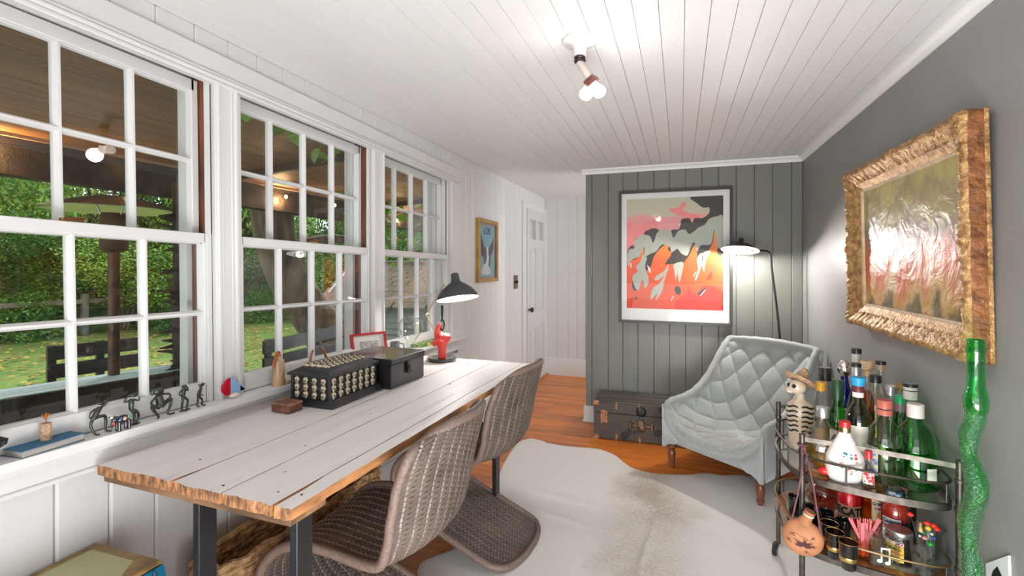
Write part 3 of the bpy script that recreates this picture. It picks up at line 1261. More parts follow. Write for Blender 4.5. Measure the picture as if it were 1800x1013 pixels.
def rug_mat():
    m, nt, bs = new_mat('cowhide')
    L = nt.links.new
    t = nt.nodes.new('ShaderNodeTexCoord')
    sp = nt.nodes.new('ShaderNodeSeparateXYZ')
    L(t.outputs['Object'], sp.inputs[0])
    n1 = nt.nodes.new('ShaderNodeTexNoise')
    n1.inputs['Scale'].default_value = 90
    n1.inputs['Detail'].default_value = 4
    L(t.outputs['Object'], n1.inputs['Vector'])
    n2 = nt.nodes.new('ShaderNodeTexNoise')
    n2.inputs['Scale'].default_value = 2.4
    n2.inputs['Detail'].default_value = 4
    L(t.outputs['Object'], n2.inputs['Vector'])

    def mth(op, a, b_=None):
        x = nt.nodes.new('ShaderNodeMath')
        x.operation = op
        for i, q in enumerate((a, b_)):
            if q is None:
                continue
            if isinstance(q, (int, float)):
                x.inputs[i].default_value = q
            else:
                L(q, x.inputs[i])
        return x.outputs[0]
    # brownish hair along the animal's spine
    d = mth('ABSOLUTE', mth('ADD', sp.outputs['X'], .13))
    spine = mth('SUBTRACT', 1.0, mth('MULTIPLY', d, 3.0))
    spine = mth('MAXIMUM', spine, 0)
    k = mth('MULTIPLY', mth('MULTIPLY', spine, n2.outputs['Fac']), mth('MULTIPLY', n1.outputs['Fac'], 2.6))
    k = mth('ADD', k, mth('MULTIPLY', mth('MAXIMUM', mth('SUBTRACT', n2.outputs['Fac'], .50), 0), 1.3))
    r = nt.nodes.new('ShaderNodeValToRGB')
    r.color_ramp.elements[0].color = (.76, .735, .71, 1)
    r.color_ramp.elements[0].position = .12
    r.color_ramp.elements[1].color = (.40, .34, .27, 1)
    r.color_ramp.elements[1].position = .95
    L(k, r.inputs['Fac'])
    L(r.outputs['Color'], bs.inputs['Base Color'])
    bs.inputs['Roughness'].default_value = .7
    bs.inputs['Sheen Weight'].default_value = .2
    bp = nt.nodes.new('ShaderNodeBump')
    bp.inputs['Strength'].default_value = .25
    bp.inputs['Distance'].default_value = .003
    L(n1.outputs['Fac'], bp.inputs['Height'])
    L(bp.outputs['Normal'], bs.inputs['Normal'])
    return m


rug = b.done('cowhide_rug', rug_mat(), ang=180)
tag(rug, 'cream cowhide rug with a brownish spine on the orange wood floor', 'rug')

# ================================================================== CEILING FIXTURE
cl = thing('ceiling_light', 'white porcelain ceiling lampholder with a tilted stem and two glowing bulbs', 'ceiling light', (-.33, 1.672, ZC - .001))
porc = M('porcelain', (.72, .70, .68), .2, coat=.5)
q = B()
q.lathe([(0, 0), (.062, 0), (.062, -.006), (.056, -.012), (.034, -.018), (.024, -.03), (.021, -.05), (.022, -.058), (0, -.058)], 28)
q.done('canopy', porc, cl)
q = B()
q.lathe([(.018, 0), (.020, -.004), (.016, -.010), (.021, -.013), (.019, -.02), (0, -.02)], 20, c=(0, 0, -.058))
q.done('socket_collar', M('dark_bronze', (.05, .035, .03), .4, metal=.6), cl)
dirv = Vector((.060, .028, -.095)).normalized()
p0 = Vector((0, 0, -.078))
q = B()
q.cyl(p0 - dirv * .004, p0 + dirv * .060, .0145, n=20)
q.done('stem', M('grey_stem', (.42, .38, .34), .35), cl)
q = B()
p1 = p0 + dirv * .060
q.tube([p1, p1 + dirv * .008, p1 + dirv * .018, p1 + dirv * .026], [.012, .019, .022, .024], 18)
side = Vector((-.7, .5, -.4)).normalized()
q.tube([p1 + dirv * .01, p1 + dirv * .012 + side * .022], [.014, .017], 14)
q.done('twin_socket', M('brown_bakelite', (.15, .045, .03), .35, coat=.4), cl)
bulb_m = M('lit_bulb', (1, .95, .88), .3, emit=(1, .93, .82), es=5)
pb1 = p1 + dirv * .05
pb2 = p1 + dirv * .018 + side * .03 + Vector((0, 0, -.014))
for i, (pp, dv) in enumerate(((pb1, dirv), (pb2, (side + Vector((0, 0, -1.4))).normalized()))):
    q = B()
    rot = dv.to_track_quat('Z', 'Y').to_matrix().to_4x4()
    q.lathe([(0, -.028), (.012, -.026), (.013, -.014), (.017, -.006), (.021, 0), (.0235, .007), (.024, .012), (.0225, .018), (.019, .024), (.014, .0285), (.008, .031), (0, .032)], 32, m=Matrix.Translation(pp) @ rot)
    q.done('bulb', bulb_m, cl)
point_light('ceiling_bulb_glow', (.075, .0, -.21), POW_CEIL, (1, .93, .86), .035, cl)

# ================================================================== DESK LAMP
dl = thing('desk_lamp', 'lit brass-armed lamp with dark grey domed shade at the far end of the desk', 'desk lamp', (-1.245, 2.40, .756))
q = B()
q.lathe([(0, 0), (.080, 0), (.082, .004), (.082, .014), (.078, .018), (.06, .017), (0, .015)], 40)
q.done('base', M('dark_stone_base', (.03, .032, .034), .15, coat=.6), dl)
arm_pts = [Vector((-.012, .035, .015)), Vector((-.012, .035, .045)), Vector((-.03, .02, .11)), Vector((-.075, -.04, .255))]
q = B()
q.tube(catmull(arm_pts, 6), .0045, 10)
q.done('lower_arm', M('pale_brass', (.62, .50, .33), .25, metal=1), dl)
j1 = arm_pts[-1]
head = Vector((-.005, .03, .415))
q = B()
q.tube([j1, head], .0040, 10)
q.done('upper_arm', MATS['pale_brass'], dl)
q = B()
q.ball(j1, .012, n=10)
q.cyl(j1 + Vector((.0, -.0, .0)), j1 + Vector((.024, .012, .004)), .006)
q.done('joint', MATS['pale_brass'], dl)
q = B()
q.ball(head, .008, n=8)
q.done('joint', MATS['pale_brass'], dl)
shade_m = M('shade_grey', (.055, .062, .07), .45)
shade_in = M('shade_inside', (.9, .9, .88), .5, emit=(1, .98, .95), es=1.6)
Ts = Matrix.Translation(Vector((.070, .055, .350))) @ Vector((-.207, .135, 1)).to_track_quat('Z', 'Y').to_matrix().to_4x4()
q = B()
q.mi = 0
pr = [(.0, .135), (.016, .134), (.022, .128), (.024, .095), (.030, .082), (.055, .066), (.085, .042), (.108, .014), (.118, -.012)]
q.lathe(pr, 40, m=Ts, cap=False, sx=1.0)
q.mi = 1
q.lathe([(.0, .070), (.028, .070), (.053, .060), (.083, .037), (.106, .010), (.1165, -.012)], 40, m=Ts, cap=False)
q.done('shade', [shade_m, shade_in], dl, fix=False, ang=50)
q = B()
q.ball((0, 0, .035), .022, (1, 1, 1.2), 12, m=Ts)
q.done('bulb', bulb_m, dl)
pl = point_light('desk_bulb_glow', (.065, .055, .345), POW_DESK, (1, .97, .92), .03, dl)

# ================================================================== FLOOR LAMP
fl_ = thing('floor_lamp', 'thin black floor lamp with a small lit saucer shade behind the armchair', 'floor lamp', (.665, 3.74, 0))
q = B()
q.lathe([(0, 0), (.11, 0), (.11, .012), (.10, .018), (.01, .022), (0, .022)], 32)
q.done('base', black_metal, fl_)
fp = [(0, 0, .02), (-.005, .02, .60), (-.022, .03, .90), (-.060, .04, 1.26), (-.070, .04, 1.35), (-.082, .035, 1.375), (-.11, .03, 1.383), (-.16, .02, 1.386), (-.20, .01, 1.388)]
q = B()
q.tube(catmull(fp, 5), .0075, 12)
q.done('pole', black_metal, fl_)
q = B()
Tf = Matrix.Translation((-.265, .0, 1.402)) @ Vector((.143, .24, 1)).to_track_quat('Z', 'Y').to_matrix().to_4x4()
q.mi = 0
q.lathe([(0, .075), (.012, .073), (.020, .062), (.018, .046), (.022, .040), (.060, .028), (.100, .008), (.128, -.014)], 40, m=Tf, cap=False, sy=.8)
q.mi = 1
q.lathe([(0, .034), (.060, .022), (.098, .003), (.127, -.015)], 40, m=Tf, cap=False, sy=.8)
q.done('shade', [black_metal, M('shade_inside_bright', (.9, .9, .88), .5, emit=(1, .98, .95), es=3)], fl_, fix=False, ang=50)
q = B()
q.ball((0, 0, -.004), .020, (1, 1, 1.1), 12, m=Tf)
q.done('bulb', bulb_m, fl_)
point_light('floor_lamp_glow', (-.262, -.012, 1.386), POW_FLOOR, (1, .97, .93), .03, fl_)

# ================================================================== PICTURES ON THE WALLS
def flat_poly(b, pts, T, mi=0):
    vs = [b.bm.verts.new(T(p)) for p in pts]
    es = [b.bm.edges.new((vs[i], vs[(i + 1) % len(vs)])) for i in range(len(vs))]
    r = bmesh.ops.triangle_fill(b.bm, edges=es, use_beauty=True)
    for f in r['geom']:
        if isinstance(f, bmesh.types.BMFace):
            f.material_index = mi


# --- large framed print on the grey wall
PX0, PX1, PZ0, PZ1 = -.462, .372, .826, 1.872
pr_ = thing('framed_print', 'large black-framed print of orange and grey cloud shapes on the grey wall', 'picture', ((PX0 + PX1) / 2, YG, (PZ0 + PZ1) / 2))
cx, cz = (PX0 + PX1) / 2, (PZ0 + PZ1) / 2
hw, hh = (PX1 - PX0) / 2, (PZ1 - PZ0) / 2
b = B()
fm = M('black_frame', (.035, .033, .030), .35)
for (c, d) in (((0, -.018, hh - .010), (2 * hw, .036, .020)), ((0, -.018, -hh + .010), (2 * hw, .036, .020)),
               ((-hw + .010, -.018, 0), (.020, .036, 2 * hh - .04)), ((hw - .010, -.018, 0), (.020, .036, 2 * hh - .04))):
    b.box(c, d)
b.done('frame', fm, pr_)
b = B()
b.box((0, -.010, 0), (2 * hw - .04, .008, 2 * hh - .04))
b.done('mount_board', M('white_mount', (.80, .80, .78), .6), pr_)
IX0, IX1, IZ0, IZ1 = -.402 - cx, .308 - cx, .940 - cz, 1.808 - cz


def IP(p):        # picture coordinates 0..1 (x right, y down)
    return (IX0 + (IX1 - IX0) * p[0], IZ1 - (IZ1 - IZ0) * p[1])


def grad_mat(name, stops):
    m, nt, bs = new_mat(name)
    L = nt.links.new
    t = nt.nodes.new('ShaderNodeTexCoord')
    sp = nt.nodes.new('ShaderNodeSeparateXYZ')
    L(t.outputs['Object'], sp.inputs[0])
    mr = nt.nodes.new('ShaderNodeMapRange')
    mr.inputs['From Min'].default_value = IZ1
    mr.inputs['From Max'].default_value = IZ0
    nn = nt.nodes.new('ShaderNodeTexNoise')
    nn.inputs['Scale'].default_value = 4
    L(t.outputs['Object'], nn.inputs['Vector'])
    ad = nt.nodes.new('ShaderNodeMath')
    ad.operation = 'MULTIPLY_ADD'
    L(nn.outputs['Fac'], ad.inputs[0])
    ad.inputs[1].default_value = .12
    L(mr.outputs['Result'], ad.inputs[2])
    L(sp.outputs['Z'], mr.inputs['Value'])
    r = nt.nodes.new('ShaderNodeValToRGB')
    e = r.color_ramp.elements
    e[0].position, e[0].color = stops[0][0], stops[0][1] + (1,)
    e[1].position, e[1].color = stops[-1][0], stops[-1][1] + (1,)
    for p, c in stops[1:-1]:
        q = e.new(p)
        q.color = c + (1,)
    L(ad.outputs[0], r.inputs['Fac'])
    L(r.outputs['Color'], bs.inputs['Base Color'])
    bs.inputs['Roughness'].default_value = .5
    return m


ink = [grad_mat('print_ground', [(.0, (.50, .50, .36)), (.20, (.56, .52, .38)), (.24, (.80, .34, .32)), (.42, (.82, .32, .34)), (.50, (.82, .26, .03)), (.66, (.80, .10, .018)), (1.0, (.72, .065, .012))]),
       M('print_umber', (.035, .026, .020), .5), M('print_grey', (.42, .44, .37), .5),
       grad_mat('print_flame', [(.40, (.84, .30, .03)), (.62, (.80, .12, .02)), (1, (.74, .07, .012))]),
       M('print_red', (.62, .025, .008), .5), M('print_pink', (.85, .25, .24), .5), M('print_white', (.85, .82, .75), .5)]


def layer(name, mi, polys, off):
    b = B()
    for pts in polys:
        sm_ = catmull([(x, y, 0) for x, y in pts], 4, closed=True) if len(pts) > 4 else [Vector((x, y, 0)) for x, y in pts]
        flat_poly(b, [(min(1, max(0, p.x)), min(1, max(0, p.y))) for p in sm_], lambda p: Vector((IP(p)[0], off, IP(p)[1])))
    return b.done(name, ink[mi], pr_, smooth=False)


layer('printed_ground', 0, [[(0, 0), (1, 0), (1, 1), (0, 1)]], -.0146)
layer('printed_pink', 5, [[(.45, .10), (.55, .09), (.60, .04), (.63, .07), (.60, .11), (.68, .15), (.78, .17), (.70, .20), (.58, .17), (.50, .14)], [(.0, .22), (.12, .24), (.30, .20), (.34, .26), (.20, .34), (.06, .46), (.0, .52)]], -.0149)
layer('printed_red', 4, [[(.53, 1.0), (.56, .90), (.63, .86), (.65, .78), (.69, .84), (.74, .86), (.80, .78), (.88, .66), (.89, .70), (.87, .78), (.94, .80), (1, .86), (1, 1.0)]], -.0149)
layer('printed_umber', 1, [[(.68, 0), (1, 0), (1, .80 * .62), (.86, .50), (.72, .55), (.62, .58), (.40, .60), (.28, .60), (.20, .66), (.10, .58), (.0, .60), (.0, .50), (.04, .43), (.09, .42), (.10, .36), (.18, .34), (.20, .30), (.30, .27), (.38, .31), (.40, .36), (.46, .35), (.48, .29), (.56, .28), (.58, .20), (.66, .19), (.69, .23), (.72, .19), (.80, .19), (.86, .15), (.86, .10), (.80, .10), (.74, .06)],
                        [(.07, .74), (.11, .71), (.13, .76), (.15, .79), (.10, .84), (.06, .81)], [(.51, .81), (.55, .79), (.58, .83), (.56, .87), (.52, .85)], [(.09, .895), (.12, .90), (.11, .92), (.09, .915)], [(.74, .86), (.82, .80), (.83, .82), (.77, .87)]], -.0152)
layer('printed_flames', 3, [[(.0, .56), (.10, .55), (.16, .48), (.18, .43), (.19, .52), (.14, .58), (.0, .64)],
                            [(.26, .68), (.27, .60), (.30, .52), (.38, .44), (.48, .40), (.44, .46), (.48, .50), (.42, .58), (.38, .66), (.44, .72), (.58, .72), (.60, .60), (.66, .52), (.72, .42), (.74, .50), (.73, .60), (.78, .72), (1, .72), (1, .62), (.90, .60), (.84, .52), (.90, .40), (.92, .28), (.96, .40), (.94, .50), (1, .56), (1, .76), (.6, .78), (.3, .76)]], -.0155)
layer('printed_grey', 2, [[(.0, .53), (.03, .46), (.08, .45), (.09, .38), (.16, .33), (.25, .34), (.28, .40), (.30, .38), (.33, .31), (.40, .28), (.47, .30), (.50, .36), (.55, .30), (.62, .29), (.66, .33), (.72, .30), (.76, .27), (.82, .25), (.86, .20), (.94, .18), (1, .19), (1, .45), (.94, .44), (.93, .36), (.91, .30), (.88, .42), (.78, .43), (.74, .48), (.71, .40), (.67, .46), (.64, .52), (.58, .50), (.54, .46), (.48, .49), (.46, .44), (.38, .42), (.32, .48), (.26, .50), (.20, .52), (.19, .44), (.14, .52), (.05, .56), (.02, .62)],
                          [(.18, .50), (.22, .54), (.20, .62), (.24, .74), (.20, .82), (.17, .74), (.12, .84), (.06, .72), (.12, .66), (.10, .62), (.15, .57)],
                          [(.46, .62), (.42, .68), (.34, .74), (.30, .73), (.34, .69), (.40, .66), (.45, .60), (.40, .76), (.38, .84), (.31, .93), (.33, .86), (.26, .92), (.28, .82), (.36, .76)],
                          [(.50, .60), (.60, .58), (.58, .70), (.56, .76), (.54, .68), (.52, .74), (.51, .66)], [(.74, .54), (.80, .50), (.78, .62), (.73, .74), (.72, .72), (.75, .64)],
                          [(.80, .50), (.88, .48), (.83, .56), (.81, .66), (.79, .60)]], -.0158)
layer('printed_highlights', 6, [[(.22, .60), (.26, .64), (.26, .68), (.24, .66)], [(.56, .24), (.575, .225), (.57, .25), (.565, .26)], [(.47, .92), (.50, .88), (.505, .885), (.475, .925)], [(.77, .87), (.82, .82), (.825, .825), (.775, .875)],
                                [(.70, .70), (.73, .66), (.735, .665), (.705, .705)], [(.04, .585), (.052, .585), (.052, .625), (.04, .625)]], -.0161)
b = B()
b.face([b.bm.verts.new((x, -.026, z)) for x, z in ((-hw + .02, -hh + .02), (hw - .02, -hh + .02), (hw - .02, hh - .02), (-hw + .02, hh - .02))])
b.done('glazing', glass('picture_glass', (.98, .98, .98), 1, .02, f0=1.28, pw_=5), pr_, smooth=False)

# --- large oil painting in an ornate gold frame on the right wall
PYA, PYB, PZA, PZB = 1.722, 2.765, 1.005, 1.722
op = thing('gilt_painting', 'large abstract oil painting in a carved gilt frame on the right wall', 'painting', (XR - .004, (PYA + PYB) / 2, (PZA + PZB) / 2))
op.rotation_euler = (0, R(-1.2), 0)
gilt = M('carved_gilt', (.60, .36, .15), .42, metal=.4, col2=(.26, .12, .04), vs=38, bump=.8, bs=90, detail=6, lo=.30, hi=.62)
gilt2 = M('aged_gilt_side', (.24, .09, .03), .5, metal=.3, var=.4, vs=30, bump=.6, bs=70)
lin = M('pale_slip', (.62, .50, .34), .6, var=.15, vs=30)
FY, FZ = (PYB - PYA) / 2, (PZB - PZA) / 2
FWD = .092
profF = [(0, -.004), (0, -.055), (.008, -.066), (.022, -.068), (.034, -.060), (.046, -.052), (.060, -.044), (.066, -.046), (.074, -.040), (.082, -.034), (FWD, -.030), (FWD, -.012)]


def frame_side(p0, p1, nin, name, mat):
    """one mitred, carved side of the frame; p0,p1 outer corners in (y,z), nin inward direction"""
    b = B()
    n = 120
    d = Vector((p1[0] - p0[0], p1[1] - p0[1]))
    Lh = d.length
    d.normalize()
    ni = Vector(nin)
    rows = []
    r_ = random.Random(int(Lh * 999))
    for i in range(n + 1):
        row = []
        for j, (w, x) in enumerate(profF):
            s0, s1 = w, Lh - w
            t = s0 + (s1 - s0) * i / n
            lift = 0
            if 2 <= j <= 6 and 0 < i < n:
                lift = .0045 * math.sin(t * 190 + j * 1.9) * math.sin(t * 70 + j) + r_.uniform(-.0025, .0025)
                # carved corner and centre cartouches
                e = min(t, Lh - t, abs(t - Lh / 2) + .03)
                lift += .010 * math.exp(-(e / .06) ** 2)
            out = 0
            if j in (1, 2) and 0 < i < n:
                out = .004 * abs(math.sin(t * 60)) + .006 * math.exp(-(min(t, Lh - t, abs(t - Lh / 2)) / .035) ** 2)
            q = Vector(p0) + d * t + ni * (w - out)
            row.append(b.bm.verts.new((x - lift, q.x, q.y)))
        rows.append(row)
    for A, C in zip(rows, rows[1:]):
        for j in range(len(profF) - 1):
            b.mi = 1 if j == 0 else 0
            b.face([A[j], A[j + 1], C[j + 1], C[j]])
    return b.done(name, [mat, gilt2], op, ang=60)


frame_side((-FY, FZ), (FY, FZ), (0, -1), 'frame_rail', gilt)
frame_side((-FY, -FZ), (FY, -FZ), (0, 1), 'frame_rail', gilt)
frame_side((-FY, -FZ), (-FY, FZ), (1, 0), 'frame_rail', gilt)
frame_side((FY, -FZ), (FY, FZ), (-1, 0), 'frame_rail', gilt)
b = B()
b.box((-.010, -FY - .001, 0), (.012, .008, 2 * FZ + .004), bev=.003)
b.box((-.010, FY + .001, 0), (.012, .008, 2 * FZ + .004), bev=.003)
b.box((-.010, 0, FZ + .002), (.012, 2 * FY, .008), bev=.003)
b.box((-.010, 0, -FZ - .002), (.012, 2 * FY, .008), bev=.003)
b.done('frame_back_lip', gilt, op)
b = B()
iy, iz = FY - FWD, FZ - FWD
for (c, d) in (((-.022, 0, iz - .005), (.012, 2 * iy, .010)), ((-.022, 0, -iz + .005), (.012, 2 * iy, .010)),
               ((-.022, -iy + .005, 0), (.012, .010, 2 * iz - .02)), ((-.022, iy - .005, 0), (.012, .010, 2 * iz - .02))):
    b.box(c, d)
b.done('slip', lin, op)


def painting_mat():
    m, nt, bs = new_mat('oil_painting')
    L = nt.links.new
    t = nt.nodes.new('ShaderNodeTexCoord')
    sp = nt.nodes.new('ShaderNodeSeparateXYZ')
    L(t.outputs['Object'], sp.inputs[0])
    mp = nt.nodes.new('ShaderNodeMapping')
    mp.inputs['Scale'].default_value = (1, 6.5, 3.2)
    L(t.outputs['Object'], mp.inputs['Vector'])
    n = nt.nodes.new('ShaderNodeTexNoise')
    n.inputs['Scale'].default_value = 1.3
    n.inputs['Detail'].default_value = 8
    n.inputs['Distortion'].default_value = .25
    L(mp.outputs['Vector'], n.inputs['Vector'])
    mr = nt.nodes.new('ShaderNodeMapRange')
    mr.inputs['From Min'].default_value = -iz
    mr.inputs['From Max'].default_value = iz
    L(sp.outputs['Z'], mr.inputs['Value'])
    ad = nt.nodes.new('ShaderNodeMath')
    ad.operation = 'MULTIPLY_ADD'
    L(n.outputs['Fac'], ad.inputs[0])
    ad.inputs[1].default_value = .9
    sb_ = nt.nodes.new('ShaderNodeMath')
    sb_.operation = 'SUBTRACT'
    sb_.inputs[1].default_value = .45
    L(mr.outputs['Result'], sb_.inputs[0])
    L(sb_.outputs[0], ad.inputs[2])
    r = nt.nodes.new('ShaderNodeValToRGB')
    e = r.color_ramp.elements
    e[0].position, e[0].color = .02, (.10, .09, .03, 1)
    e[1].position, e[1].color = 1.0, (.46, .38, .14, 1)
    for p, c in ((.10, (.50, .33, .10, 1)), (.20, (.50, .22, .07, 1)), (.32, (.55, .10, .02, 1)), (.46, (.48, .10, .04, 1)), (.54, (.34, .18, .13, 1)), (.62, (.20, .14, .11, 1)), (.70, (.40, .32, .13, 1)), (.85, (.30, .24, .12, 1))):
        q = e.new(p)
        q.color = c
    L(ad.outputs[0], r.inputs['Fac'])
    L(r.outputs['Color'], bs.inputs['Base Color'])
    bs.inputs['Roughness'].default_value = .40
    bs.inputs['Specular IOR Level'].default_value = .35
    bs.inputs['Coat Weight'].default_value = .08
    bs.inputs['Coat Roughness'].default_value = .25
    n2 = nt.nodes.new('ShaderNodeTexNoise')
    n2.inputs['Scale'].default_value = 11
    n2.inputs['Detail'].default_value = 6
    n2.inputs['Distortion'].default_value = .6
    L(t.outputs['Object'], n2.inputs['Vector'])
    bp = nt.nodes.new('ShaderNodeBump')
    bp.inputs['Strength'].default_value = .5
    bp.inputs['Distance'].default_value = .02
    L(n2.outputs['Fac'], bp.inputs['Height'])
    L(bp.outputs['Normal'], bs.inputs['Normal'])
    L(bp.outputs['Normal'], bs.inputs['Coat Normal'])
    return m


b = B()
b.box((-.015, 0, 0), (.006, 2 * iy + .01, 2 * iz + .01))
b.done('canvas', painting_mat(), op)

# --- small dog picture on the white boards
dp = thing('dog_picture', 'small gold-framed picture of a big-eared dog on blue, lettered LOIS', 'picture', (XL, 3.672, 1.40))
b = B()
DY, DZ = .216, .254
fgold = M('brushed_gold', (.42, .26, .08), .35, metal=.7, var=.2, vs=12)
for (c, d) in (((.013, 0, DZ - .015), (.026, 2 * DY, .030)), ((.013, 0, -DZ + .015), (.026, 2 * DY, .030)),
               ((.013, -DY + .02, 0), (.026, .040, 2 * DZ - .06)), ((.013, DY - .02, 0), (.026, .040, 2 * DZ - .06))):
    b.box(c, d)
b.done('frame', fgold, dp)
b = B()
b.box((.006, 0, 0), (.006, 2 * DY - .07, 2 * DZ - .05))
b.done('mount_board', M('taupe_mount', (.30, .24, .22), .7), dp)
b = B()
b.box((.0096, -.004, -.004), (.001, 2 * DY - .115, 2 * DZ - .10))
b.done('blue_print', M('print_blue', (.17, .33, .40), .6), dp)


def dlay(name, col, polys, x):
    b = B()
    for pts in polys:
        sm_ = catmull([(u, v, 0) for u, v in pts], 4, closed=True)
        flat_poly(b, [(p.x, p.y) for p in sm_], lambda p: Vector((x, -.155 + .31 * p[0], .20 - .40 * p[1])))
    b.done(name, M('print_dog_' + name, col, .6), dp, smooth=False)


dlay('ears', (.07, .06, .07), [[(.02, .14), (.10, .20), (.30, .42), (.36, .50), (.34, .62), (.16, .62), (.06, .50), (.0, .30)], [(.92, .22), (.86, .30), (.66, .42), (.60, .50), (.62, .60), (.78, .58), (.92, .46), (.95, .32)]], .0104)
dlay('head', (.10, .09, .10), [[(.30, .46), (.46, .42), (.66, .46), (.74, .58), (.72, .78), (.60, .86), (.34, .84), (.24, .66)]], .0108)
dlay('face', (.50, .49, .48), [[(.44, .43), (.56, .43), (.58, .54), (.62, .66), (.58, .78), (.66, .86), (.72, .97), (.10, .97), (.22, .80), (.40, .74), (.46, .60)]], .0112)
text('LOIS', .075, M('print_ink', (.04, .045, .05), .6), dp, (.0112, -.004, .158), (R(90), 0, R(90)), bold=.0008)

# outlet art near the right wall's floor
ol_ = thing('wall_card', 'small white card with a dark figure drawn on it low on the right wall', 'card', (XR - .001, 1.70, .405))
b = B()
b.prism([(-.055, -.09), (.05, -.09), (.055, .02), (-.045, .10)], 0, -.006, 0)
b.done('card', M('white_card', (.75, .77, .80), .4), ol_)
b = B()
flat_poly(b, [(-.02, -.08), (.03, -.08), (.035, -.02), (.02, .02), (.0, .045), (-.02, .03), (-.03, -.01)], lambda p: Vector((-.0066, p[0], p[1])))
b.done('drawn_figure', black, ol_)

# ================================================================== THINGS ON THE DESK
def desk_rot():
    return R(-1.5)


# black metal box
mb = thing('metal_box', 'dented black metal box with a latched lid on the desk beside the skull casket', 'box', (-1.150, 1.757, .7565), R(-2))
bm_m = M('worn_black_enamel', (.035, .038, .042), .32, metal=.3, col2=(.012, .012, .014), vs=9, coat=.4, bump=.1, bs=30)
BWx, BWy, BH = .275, .262, .128
b = B()
b.box((-BWx / 2, BWy / 2, .050), (BWx, BWy, .100), bev=.003)
b.done('box_body', bm_m, mb)
b = B()
b.box((-BWx / 2, BWy / 2, .1145), (BWx + .008, BWy + .008, .026), bev=.004)
b.box((-BWx / 2, BWy / 2, .1015), (BWx + .012, BWy + .012, .003), bev=.001)
b.done('lid', bm_m, mb)
b = B()
b.box((.005, .125, .090), (.008, .030, .028), bev=.002)
b.box((.009, .125, .072), (.007, .026, .040), bev=.002)
b.box((.013, .125, .076), (.003, .012, .020), bev=.001)
b.cyl((.010, .108, .050), (.010, .146, .050), .003)
b.done('latch', M('black_latch', (.05, .052, .055), .3, metal=.8), mb)
b = B()
b.tube([(-.10, -.004, .075), (-.10, -.012, .07), (-.10, -.014, .045), (-.10, -.012, .03), (-.10, -.004, .025)], .003, 8)
b.done('side_handle', black_metal, mb)

# skull casket
sk = thing('skull_casket', 'black wooden casket covered with rows of small cream skulls, on the desk', 'box', (-1.212, 1.452, .7565), R(-1))
bk = M('black_painted_wood', (.022, .024, .028), .35, var=.3, vs=20, coat=.3, bump=.15, bs=40)
SX, SY, SH = .178, .283, .115
b = B()
b.prism([(-SX - .006, 0), (.022, 0), (.022, .004), (.004, .026), (-SX + .0, .026), (-SX - .006, .02)], 1, -.008, SY + .012)
b.done('plinth', bk, sk)
b = B()
b.box((-SX / 2, SY / 2, .067), (SX - .010, SY - .010, .086))
for (x, y) in ((-.004, .004), (-SX + .004, .004), (-.004, SY - .004), (-SX + .004, SY - .004)):
    b.box((x, y, .067), (.012, .012, .090), bev=.002)
b.done('casket_body', bk, sk)
b = B()
z0, z1, z2 = .112, .120, .140
o_, i_ = .010, -.028
lo = [(-SX - o_, -o_), (o_, -o_), (o_, SY + o_), (-SX - o_, SY + o_)]
hi_ = [(-SX - i_, -i_), (i_, -i_), (i_, SY + i_), (-SX - i_, SY + i_)]
V0 = [b.bm.verts.new((x, y, z0)) for x, y in lo]
V1 = [b.bm.verts.new((x, y, z1)) for x, y in lo]
V2 = [b.bm.verts.new((x, y, z2)) for x, y in hi_]
for A, C in ((V0, V1), (V1, V2)):
    for j in range(4):
        b.face([A[j], A[(j + 1) % 4], C[(j + 1) % 4], C[j]])
b.face(V0[::-1])
b.face(V2)
b.done('lid', bk, sk)
q = B()
q.ball((0, 0, .004), .0115, (.92, .78, .95), 10)
q.box((0, -.002, -.0085), (.0125, .012, .009), bev=.003)
q.ball((-.0065, -.003, -.002), .004, n=6)
q.ball((.0065, -.003, -.002), .004, n=6)
q.mi = 1
for sx_ in (-.0043, .0043):
    q.ball((sx_, -.0082, .0015), .0031, (1, .6, 1.1), 8)
q.ball((0, -.0088, -.0038), .0016, (1, .6, 1.3), 6)
for k in range(4):
    q.box((-.0042 + k * .0028, -.0083, -.009), (.0006, .002, .006))
sm1 = q.done('skull', [M('bone_cream', (.66, .57, .42), .5, var=.2, vs=80), black], sk, loc=(-.022, -.001, .096)).data
COL.objects.unlink(sk.children[-1])
bpy.data.objects.remove(sk.children[-1]) if False else None
for o in list(bpy.data.objects):
    if o.data is sm1:
        bpy.data.objects.remove(o)
for r_ in range(3):
    for c in range(4):
        put('skull', sm1, sk, (-SX + .028 + c * .041, .001, .093 - r_ * .0265))
    for c in range(7):
        put('skull', sm1, sk, (-.001, .024 + c * .0390, .093 - r_ * .0265), rot=(0, 0, R(90)))
for i in range(4):
    for j in range(9):
        put('skull', sm1, sk, (-SX + .042 + i * .031, .038 + j * .0258, .143), rot=(R(-80), 0, R(90 + (i * 37 + j * 61) % 40 - 20)), scale=(.95, .8, .95))

wb = thing('wooden_trinket_box', 'tiny carved reddish wooden box on the desk beside the skull casket', 'box', (-1.385, 1.352, .7565), R(-4))
b = B()
b.box((.042, .035, .012), (.085, .066, .024), bev=.003)
b.done('box_body', M('carved_red_wood', (.17, .065, .035), .5, var=.35, vs=30, bump=.4, bs=80), wb)
b = B()
b.box((.042, .035, .0285), (.087, .068, .009), bev=.003)
for i in range(5):
    b.tube([(.008 + i * .0165, .008, .0335), (.014 + i * .0165, .035, .0345), (.008 + i * .0165, .062, .0335)], .0018, 5)
b.done('carved_lid', M('carved_lid', (.27, .14, .09), .6, var=.4, vs=40, bump=.6, bs=90), wb)

